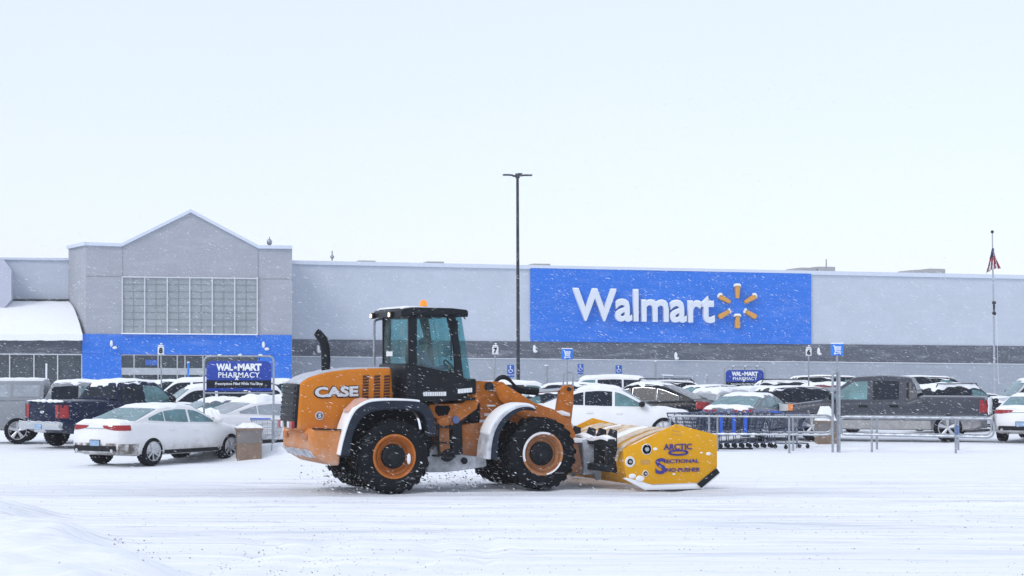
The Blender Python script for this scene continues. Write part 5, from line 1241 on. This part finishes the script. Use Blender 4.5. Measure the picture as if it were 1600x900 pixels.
# cart-return signs
def cart_sign(px, y0, y1, Y, label, hoop=None, postto=None):
    zt = at_depth(px, y0, Y).z; zb = at_depth(px, y1, Y).z; h = zt - zb; t = thing('cart_return_sign', label, 'sign', (depth_x(px, Y), Y, 0), 0, 'blue cart return signs')
    m = MB(); m.box((0, 0, (zt + zb) / 2), (h * 1.08, .03, h)); bd = m.build('board', SIGNC, t, bevel=.02)
    m = MB(); m.box((0, 0, zt + .01), (h * 1.06, .06, .03)); m.build('sign_snow', SNOW, t, bevel=.008)
    m = MB(); u = h / 20; c = (zt + zb) / 2; y = -.022
    def ln(a, b, r_=.75): m.tube([(a[0] * u, y, c + a[1] * u), (b[0] * u, y, c + b[1] * u)], r_ * u, 5)
    ln((-7, 7), (-5, 6.5)); ln((-5, 6.5), (-3, -3)); ln((-3, -3), (5.5, -3)); ln((-5, -7), (6, -5.2)); ln((-3, -3), (-5, -7))
    for k in range(4): ln((-4.6 + k * .4, 5 - k * 1.9), (6.6 - k * .25, 5 - k * 1.9), .5)
    for k in range(5): ln((-3.6 + k * 2.4, 5), (-2.6 + k * 2.0, -1), .4)
    m.ell((-4.2 * u, y, c - 7.6 * u), (u, u * .6, u)); m.ell((5.4 * u, y, c - 7.2 * u), (u, u * .6, u)); m.build('cart_pictogram', WHT, bd)
    m = MB(); m.tube([(0, .03, zt - .02), (0, .03, -.1 if postto is None else at_depth(px, postto, Y).z)], .028, 8); m.build('post', GALV, t)
    if hoop: m = MB(); x0 = depth_x(hoop[0], Y) - t.location.x; x1 = depth_x(hoop[1], Y) - t.location.x; zt2 = at_depth(px, hoop[2], Y).z; m.tube([(x0, .05, -.1), (x0, .05, zt2), (x1, .05, zt2), (x1, .05, -.1)], .028, 8, fillet=.1); m.build('hoop', GALV, t)
cart_sign(1307.5, 537, 555.5, YN + .05, 'blue cart return sign on the tall posts of the right corral')
cart_sign(886, 545, 561.5, 66, 'blue cart return sign above the white crossover', hoop=(880, 895, 581.5))
def num_sign(px, y0, y1, Y, ch, label, lean=0):
    zt = at_depth(px, y0, Y).z; zb = at_depth(px, y1, Y).z; h = zt - zb; t = thing('row_number_sign', label, 'sign', (depth_x(px, Y), Y, 0), 0, 'numbered parking row signs')
    m = MB(); m.box((0, 0, (zt + zb) / 2), (h * .80, .03, h)); b = m.build('board', WHITEP, t, bevel=.02)
    text('number', ch, CABB, (-h * .24, -.018, zb + h * .14), (1, 0, 0), (0, 0, 1), h * .48, h * .72, b, bold=.05, depth=.008)
    m = MB(); m.ell((0, 0, zt + .03), (h * .36, .05, h * .10)); m.ell((h * .05, 0, zt + .1), (h * .15, .04, h * .09)); m.build('sign_snow', SNOW, t)
    m = MB(); m.tube([(0, .03, zt - .02), (lean, .03, -.1)], .028, 8); m.build('post', GALV, t)
num_sign(252, 541.5, 554, 68, '8', 'white sign with the number 8 in front of the store entrance', .05); num_sign(774, 541.5, 553.5, 70, '7', 'white sign with the number 7 left of the tall light pole', -.12); num_sign(1263, 544.5, 556, 72, '6', 'white sign with the number 6 beside the right corral')
def hc_sign(px, y0, y1, Y, label):
    zt = at_depth(px, y0, Y).z; zb = at_depth(px, y1, Y).z; h = zt - zb; t = thing('handicap_parking_sign', label, 'sign', (depth_x(px, Y), Y, 0), 0, 'handicap parking signs'); wd = h * .58
    m = MB(); m.box((0, 0, (zt + zb) / 2 + h * .1), (wd, .025, h * .78)); m.box((0, 0, zb + h * .05), (wd, .025, h * .16)); b = m.build('board', mat('sign_parking_blue', (.02, .10, .42), .4, snow=.1), t, bevel=.01)
    m = MB(); c = (zt + zb) / 2 + h * .12; u = wd / 10; y = -.016
    m.ell((-.5 * u, y, c + 4.2 * u), (u, u * .4, u)); m.tube([(-.5 * u, y, c + 3 * u), (-.3 * u, y, c - .2 * u), (2 * u, y, c - .3 * u), (3 * u, y, c - 3.2 * u)], .55 * u, 5)
    P = [(2.5 * u * math.cos(a) - .3 * u, y, c - 2 * u + 2.5 * u * math.sin(a)) for a in [R(130 + 20 * k) for k in range(10)]]; m.tube(P, .45 * u, 5); m.build('wheelchair_symbol', WHT, b)
    m = MB(); m.tube([(0, .025, zt), (0, .025, -.1)], .026, 8); m.build('post', GALV, t)
hc_sign(798, 570, 589, 88, 'blue handicap parking sign left of the tall light pole'); hc_sign(907, 568.5, 584.5, 88, 'blue handicap parking sign right of the blue cart sign, nearer to it'); hc_sign(966.5, 570.5, 587.5, 89, 'blue handicap parking sign farthest right, above the black suv')
for px, y0, r_, lab in ((853.5, 571, .08, 'short grey signpost seen edge on, right of the light pole'), (1024, 564.5, .05, 'thin grey signpost above the black suv'), (73.6, 569, .04, 'thin snowy post in front of the left storefront'), (295, 566, .05, 'slim blue post left of the large pharmacy sign'), (1104, 586, .03, 'thin post leaning beside the distant suvs')):
    Y = 86; z = at_depth(px, y0, Y).z; m = MB(); m.tube([(0, 0, -.1), (0, 0, z)], r_, 8); mt = SIGNC if 'blue' in lab else (WHITEP if 'snowy' in lab else GALV); th_ = thing('signpost', lab, 'post', (depth_x(px, Y), Y, 0), 0); m.build('post', mt, th_); m = MB(); m.ell((0, 0, z), (r_ * 1.2, r_ * 1.2, .03)); m.build('snow_cap', SNOW, th_)
# tall light pole
YP = 84; t = thing('parking_lot_light', 'tall dark light pole with four flat lamp heads, behind the loader', 'street lamp', (depth_x(810, YP), YP, 0)); zt = at_depth(808, 275, YP).z; dxp = depth_x(808.6, YP) - depth_x(810, YP)
POLE = mat('pole_bronze', (.035, .04, .055), .5, .1, var=.2, nscale=3, snow=.25, spec=.2)
m = MB(); m.tube([(0, 0, -.1), (dxp, 0, zt)], [.085, .06], 8); pl = m.build('pole', POLE, t); m = MB(); m.tube([(0, 0, -.1), (0, 0, .75)], [.35, .3], 16); m.build('concrete_base', mat('concrete', (.32, .32, .33), .9, bump=.3), t)
m = MB(); m.tube([(dxp, 0, zt - .1), (dxp, 0, zt + .12)], .10, 10); m.build('pole_cap', POLE, pl)
for a in (8, 98, 188, 278):
    c_, s_ = math.cos(R(a)), math.sin(R(a)); m = MB(); m.tube([(dxp + .1 * c_, .1 * s_, zt), (dxp + .3 * c_, .3 * s_, zt + .02)], .03, 6); m.box((dxp + .42 * c_, .42 * s_, zt + .035), (.44, .26, .05), rz=R(a)); lh = m.build('lamp_head', POLE, pl, bevel=.02)
    m = MB(); m.box((dxp + .5 * c_, .5 * s_, zt + .08), (.36, .22, .03), rz=R(a)); m.build('lamp_snow', SNOW, lh, bevel=.01)
# flag pole
YF = 104; t = thing('flagpole', 'slim grey flagpole at the right end of the store wall', 'flagpole', (depth_x(1553, YF), YF, 0)); zt = at_depth(1551, 364, YF).z; d0 = depth_x(1551.2, YF) - depth_x(1553, YF)
m = MB(); m.tube([(0, 0, -.1), (d0 * .4, 0, at_depth(1552, 490, YF).z), (d0, 0, zt)], [.06, .05, .03], 10); m.build('pole', mat('flagpole_grey', (.36, .39, .45), .5, .3, snow=.3), t); m = MB(); m.ell((d0, 0, zt + .06), (.09, .09, .09)); m.build('finial', DARKMETAL, t)
m = MB(); z1 = at_depth(1552, 473, YF).z; z2 = at_depth(1552, 490, YF).z; m.tube([(d0 * .4, -.1, z1), (d0 * .4, -.1, z2)], .055, 8); m.ell((d0 * .4, -.1, z1), (.12, .1, .10)); m.ell((d0 * .4, -.1, z2), (.12, .1, .10)); m.build('halyard_cleat', DARKMETAL, t)
m = MB(); m.tube([(.18, -.08, 1.2), (.10, -.08, z2)], .008, 4); m.build('halyard', WHITEP, t)
fz0 = at_depth(1551, 388, YF).z; fz1 = at_depth(1551, 428, YF).z; m = MB(); nz, nu = 26, 14; P = []; mi = []
for i in range(nz + 1):
    v = i / nz; wdt = .10 + .50 * v ** 1.3; P.append([(d0 - .35 * v + (u / nu) * wdt * 1.35 - .05, -.10 - .10 * math.sin(u * 1.7 + v * 2) * (.3 + v), lerp(fz0, fz1, v) + .12 * math.sin(u / nu * 3) * v + .25 * (u / nu) * v) for u in range(nu + 1)])
b = 0; m.v = [p for r_ in P for p in r_]
for i in range(nz):
    for j in range(nu): a = i * (nu + 1) + j; m.f.append((a, a + 1, a + nu + 2, a + nu + 1)); m.m.append(2 if (i < 11 and j < 9) else ((j + i // 5) // 2) % 2)
fo = m.build('flag', [mat('flag_red', (.34, .03, .05), .8), mat('flag_white', (.70, .70, .74), .8), mat('flag_blue', (.03, .04, .15), .8)], None); fo.location = t.location
sm = fo.modifiers.new('t', 'SOLIDIFY'); sm.thickness = .012
tag(fo, 'drooping red and white striped flag hanging high on the flagpole', 'flag')
# trash boxes
BROWN = mat('trash_box_brown', (.22, .155, .115), .7, var=.12, nscale=5, snow=.15); BAG = glass('clear_bag', (.86, .86, .88), .55, .3)
def trash(px0, px1, ytop, gpy, Y, label, rz=0, dome=.10, top=.92):
    x0, x1 = depth_x(px0, Y), depth_x(px1, Y); wd = x1 - x0; zt = at_depth(800, ytop, Y).z; t = thing('trash_box', label, 'trash bin', ((x0 + x1) / 2, Y, 0), rz, 'brown litter bins by the corrals'); hb = zt * top
    m = MB(); m.box((0, 0, hb / 2 - .05), (wd, wd * .9, hb)); b = m.build('bin_body', BROWN, t, bevel=.03)
    m = MB(); P = []
    for k in range(5):
        z = lerp(hb * .55, hb - .02, k / 4); f = 1.04 + .03 * math.sin(k * 2); P.append([(wd * .5 * f * (math.copysign(min(1, abs(math.cos(a)) * 1.3), math.cos(a))) + .01 * math.sin(a * 9 + k), wd * .46 * f * (math.copysign(min(1, abs(math.sin(a)) * 1.3), math.sin(a))), z + .015 * math.sin(a * 5)) for a in [2 * math.pi * j / 32 for j in range(32)]])
    m.grid(P, close=True); m.build('bin_bag', BAG, t)
    m = MB(); m.box((0, 0, hb - .03), (wd * 1.1, wd, .07)); lid = m.build('lid', BROWN, t, bevel=.02)
    m = MB(); P = [[(lerp(-wd * .53, wd * .53, i / 10), lerp(-wd * .48, wd * .48, j / 8), hb + .02 + dome * min(1, min(i, 10 - i) * .35) * min(1, min(j, 8 - j) * .5) + .02 * math.sin(i * 2 + j * 1.4)) for j in range(9)] for i in range(11)]; m.slab(P, .05); m.build('lid_snow', SNOW, lid)
trash(371, 409, 664, 722, 49.8, 'brown trash box wrapped in a clear bag under the large pharmacy sign', R(12)); trash(1274, 1303, 637, 692, 58.5, 'brown trash box capped with snow behind the right corral posts', R(5), dome=.40, top=.66)
# shopping carts: one is built, the others are copies nested behind it
CARTM = mat('cart_wire_dark', (.07, .09, .15), .5, .3, var=.2, snow=.5); CARTB = mat('cart_blue_plastic', (.02, .10, .55), .45); 
def cart(label, group, parent_loc, rz, sc=1):
    t = thing('shopping_cart', label, 'shopping cart', parent_loc, rz, group, sc)
    # basket: x forward (front narrow), rear wide
    m = MB(); b = [(-.42, .27, .52), (.42, .20, .62)]
    def corner(x, y, z): return (x, y, z)
    T = [(-.45, -.29, 1.0), (.48, -.22, .98), (.48, .22, .98), (-.45, .29, 1.0)]; B = [(-.36, -.23, .52), (.38, -.17, .60), (.38, .17, .60), (-.36, .23, .52)]
    m.tube(T, .014, 5, closed=True); m.tube(B, .010, 5, closed=True)
    for e in range(4):
        t0, t1, b0, b1 = Vector(T[e]), Vector(T[(e + 1) % 4]), Vector(B[e]), Vector(B[(e + 1) % 4]); n_ = 15 if e in (0, 2) else 8
        for k in range(n_ + 1): m.tube([t0.lerp(t1, k / n_), b0.lerp(b1, k / n_)], .0045, 3, caps=False)
        for k in (1, 2, 3): m.tube([t0.lerp(b0, k / 4), t1.lerp(b1, k / 4)], .006, 3, caps=False)
    for k in range(1, 7): m.tube([Vector(B[0]).lerp(Vector(B[3]), k / 7), Vector(B[1]).lerp(Vector(B[2]), k / 7)], .0045, 3, caps=False)
    m.build('basket', CARTM, t, smooth=0)
    m = MB()
    for s in (-1, 1): m.tube([(-.56, s * .27, 1.04), (-.45, s * .28, .96), (-.40, s * .25, .42), (-.42, s * .25, .16), (.44, s * .19, .14)], .013, 6, fillet=.08); m.tube([(-.40, s * .25, .40), (.30, s * .18, .56)], .010, 5)
    for x, w_ in ((-.42, .25), (0, .22), (.44, .19)): m.tube([(x, -w_, .15), (x, w_, .15)], .010, 5)
    m.build('frame', CARTM, t)
    m = MB(); m.tube([(-.56, -.27, 1.04), (-.56, .27, 1.04)], .018, 8); m.build('handle', CARTB, t)
    for x, y in ((-.40, -.24), (-.40, .24), (.42, -.18), (.42, .18)):
        m = MB(); m.cyl((x, y - .015, .065), (x, y + .015, .065), .062, None, 12); m.box((x, y, .11), (.03, .045, .07)); m.build('wheel', BLACKP, t)
    return t
def copy_thing(src, loc, label=None):
    c = src.copy(); COL.objects.link(c); c.location = loc
    if label: c['label'] = label
    for ch in list(src.children):
        d = ch.copy(); COL.objects.link(d); d.parent = c; d.matrix_parent_inverse = ch.matrix_parent_inverse
    return c
ya = 57.0; xa = depth_x(1068, ya); CL = 'dark blue wire shopping cart in the long nested row inside the right corral'
c0_ = cart(CL, 'shopping carts nested in the right corral', (xa, ya, 0), math.pi + .0, 1.04)
for k in range(1, 11):
    cc = copy_thing(c0_, (xa + .215 * k, ya + .02 * math.sin(k * 2), 0), CL)
c1 = copy_thing(c0_, (depth_x(1236, 56.4), 56.4, 0), 'single wire shopping cart next to the right trash box'); c1.rotation_euler = (0, 0, R(30)); del c1['group']
for k, px in enumerate((1140, 1158, 1178)):
    m = MB(); xx = depth_x(px * .985 - 0 + 17, ya - .4); m.box((0, 0, .68), (.10, .02, .62)); bo = m.build('cart_bay_flap', CARTB, None, bevel=.005); bo.location = (depth_x((1126, 1146, 1164)[k], ya - .34), ya - .34, 0); tag(bo, ('leftmost', 'middle', 'rightmost')[k] + ' of three blue strips hanging against the nested carts', 'plastic strip', 'blue strips on the nested carts')
c2 = copy_thing(c0_, (depth_x(421, 50.6), 50.6, 0), 'silver wire shopping cart beside the left trash box, under the pharmacy sign'); c2.rotation_euler = (0, 0, R(75)); del c2['group']
for ch in c2.children: 
    if ch.name.startswith(('basket', 'frame')):
        ch.material_slots[0].link = 'OBJECT'; ch.material_slots[0].material = GALV
# ================================================================ SNOW ON THE MOVE, GRIT
def scatter(name, label, cat, pts, size, mt, elong=(1, 1, 1), seed=1):
    r_ = np.random.default_rng(seed); n = len(pts); base = np.array([(1, 0, 0), (-1, 0, 0), (0, 1, 0), (0, -1, 0), (0, 0, 1), (0, 0, -1)], float)
    F_ = np.array([(0, 2, 4), (2, 1, 4), (1, 3, 4), (3, 0, 4), (2, 0, 5), (1, 2, 5), (3, 1, 5), (0, 3, 5)])
    B_ = base[None] * np.array(elong)[None, None] * (size[:, None, None]) * (.75 + .5 * r_.random((n, 6, 1)))
    ax = math.radians(24); tilt = ax + r_.normal(0, .18, n); c_, s_ = np.cos(tilt), np.sin(tilt)
    x = B_[:, :, 0] * c_[:, None] + B_[:, :, 2] * s_[:, None]; z = -B_[:, :, 0] * s_[:, None] + B_[:, :, 2] * c_[:, None]
    V = np.stack([x, B_[:, :, 1], z], -1) + pts[:, None]; me = bpy.data.meshes.new(name); me.vertices.add(n * 6); me.vertices.foreach_set('co', V.ravel())
    fi = (F_[None] + (np.arange(n) * 6)[:, None, None]).ravel().astype(np.int32); nf = n * 8; me.loops.add(nf * 3); me.loops.foreach_set('vertex_index', fi); me.polygons.add(nf); me.polygons.foreach_set('loop_start', np.arange(0, nf * 3, 3, dtype=np.int32)); me.update(calc_edges=True)
    me.materials.append(mt); o = bpy.data.objects.new(name, me); COL.objects.link(o); tag(o, label, cat); o['kind'] = 'stuff'; return o
GRIT = mat('grit_brown', (.30, .27, .245), .9, var=.4)
n = 3600; gy_ = 24 + 20 * rng.random(n) ** 1.2; gx = (rng.random(n) - .5) * gy_ * .62
# grit lies in drifts: keep those where a stretched noise is high
keep = (vnoise(gx * .35, gy_ * 2.2, 31) > .52) | ((np.hypot(gx + 6.3, (gy_ - 26.5) * .8) < 1.2)) | (rng.random(n) < .05)
keep &= gx > -3.6 - (gy_ - 24) * .42
gx, gy_ = gx[keep], gy_[keep]; gz = height(gx, gy_) - .03 + .004
scatter('grit', 'brown grit and dirty snow crumbs scattered over the packed snow', 'grit', np.stack([gx, gy_, gz], -1), .003 + .006 * rng.random(len(gx)) ** 3, GRIT, (1.4, 1.2, .8), 3)
LN = []
for y0, sl in ((26.2, .01), (27.4, .012), (28.7, .006), (29.9, .01), (30.7, .004), (31.9, .008), (32.8, .0), (33.9, .006), (35.0, .004), (36.2, .0), (37.5, .004), (39.0, .002), (41.0, .0)):
    for q in range(150):
        xq = rng.uniform(-11.5, 11.5)
        if vnoise(np.array([xq * .5]), np.array([y0 * 3.0]), 41)[0] > .45: LN.append((xq, y0 + sl * xq + rng.normal(0, .035)))
LN = np.array(LN)
scatter('lane_grit', 'thin dotted lines of grit drawn along the lane by passing tyres', 'grit', np.stack([LN[:, 0], LN[:, 1], height(LN[:, 0], LN[:, 1]) - .024], -1), .003 + .005 * rng.random(len(LN)) ** 2, GRIT, (2.2, 1, .8), 12)
# clods along the turned track in the left foreground
k = 60; tt = rng.random(k); p0_ = on_ground(165, 842); p1_ = on_ground(270, 868)
cx_ = lerp(p0_.x, p1_.x, tt) + rng.normal(0, .18, k); cy_2 = lerp(p0_.y, p1_.y, tt) + rng.normal(0, .3, k)
scatter('dirt_clods', 'small dark dirt clods beside the snow berm in the left foreground', 'dirt', np.stack([cx_, cy_2, height(cx_, cy_2) - .02], -1), .004 + .011 * rng.random(k) ** 3, GRIT, (1.4, 1.2, .8), 5)
ax_, ay_ = [], []
for cx, cy, r0, a0, a1 in ARCS[:4]:
    for q in range(70): aa = lerp(a0, a1, rng.random()); rr_ = r0 + rng.normal(0, .06); ax_.append(cx + rr_ * math.cos(aa)); ay_.append(cy - rr_ * math.sin(aa) / .65)
ax_, ay_ = np.array(ax_), np.array(ay_)
scatter('track_grit', 'fine grit lying in the curved tyre tracks of the foreground', 'grit', np.stack([ax_, ay_, height(ax_, ay_) - .025], -1), .003 + .007 * rng.random(len(ax_)) ** 2, GRIT, (1.8, 1.4, .8), 9)
# snow and slush thrown up round the tyres
T_ = []; 
for xw, wgt in ((-.75, 260), (.8, 200), (fx - .9, 200), (fx + .8, 160), (1.6, 160)):
    a_ = rng.normal(0, .42, wgt); y_ = rng.normal(0, .9, wgt); z_ = np.abs(rng.normal(0, .22, wgt)); P_ = [LO + LX * (xw + a) + LY * y + Vector((0, 0, z)) for a, y, z in zip(a_, y_, z_)]; T_ += [list(p) for p in P_]
T_ = np.array(T_); hf = rng.random(len(T_)) < .5
scatter('thrown_slush', 'dark slush crumbs flung up around the loader tyres', 'slush', T_[hf], .004 + .012 * rng.random(hf.sum()) ** 3, GRIT, (2, .8, .9), 6)
scatter('thrown_snow', 'white snow crumbs flung up around the loader tyres', 'snow', T_[~hf], .005 + .014 * rng.random((~hf).sum()) ** 3, SNOW, (2, .8, .9), 7)
# falling flakes, blown to the right
n = 120000; fy = 20 + 95 * rng.random(n) ** .8; fxx = (rng.random(n) - .5) * fy * .80 + (rng.random(n) - .5) * 3; fz = rng.random(n) * np.minimum(14, 3.6 + fy * .13)
FL = mat('falling_flake', (.88, .90, .93), .8, var=0)
scatter('falling_snow', 'wind-driven snowflakes falling across the whole car park', 'snowfall', np.stack([fxx, fy, fz], -1), .0014 + .0026 * rng.random(n) ** 2, FL, (8, .8, .8), 8)
# ================================================================ THE SNOWY AIR
hz = bpy.data.materials.new('haze_air'); hz.use_nodes = True; hn = hz.node_tree; hn.nodes.clear(); ho = hn.nodes.new('ShaderNodeOutputMaterial'); pv = hn.nodes.new('ShaderNodeVolumePrincipled'); pv.inputs['Density'].default_value = HAZE; pv.inputs['Color'].default_value = (.93, .96, 1, 1); pv.inputs['Anisotropy'].default_value = .1
hn.links.new(pv.outputs[0], ho.inputs['Volume'])
if HAZE:
    m = MB(); m.box((0, 60, 11.5), (320, 220, 26)); h = m.build('haze', hz, None, smooth=0); h['kind'] = 'stuff'; h['label'] = 'thin haze of falling snow over the car park'; h['category'] = 'haze'
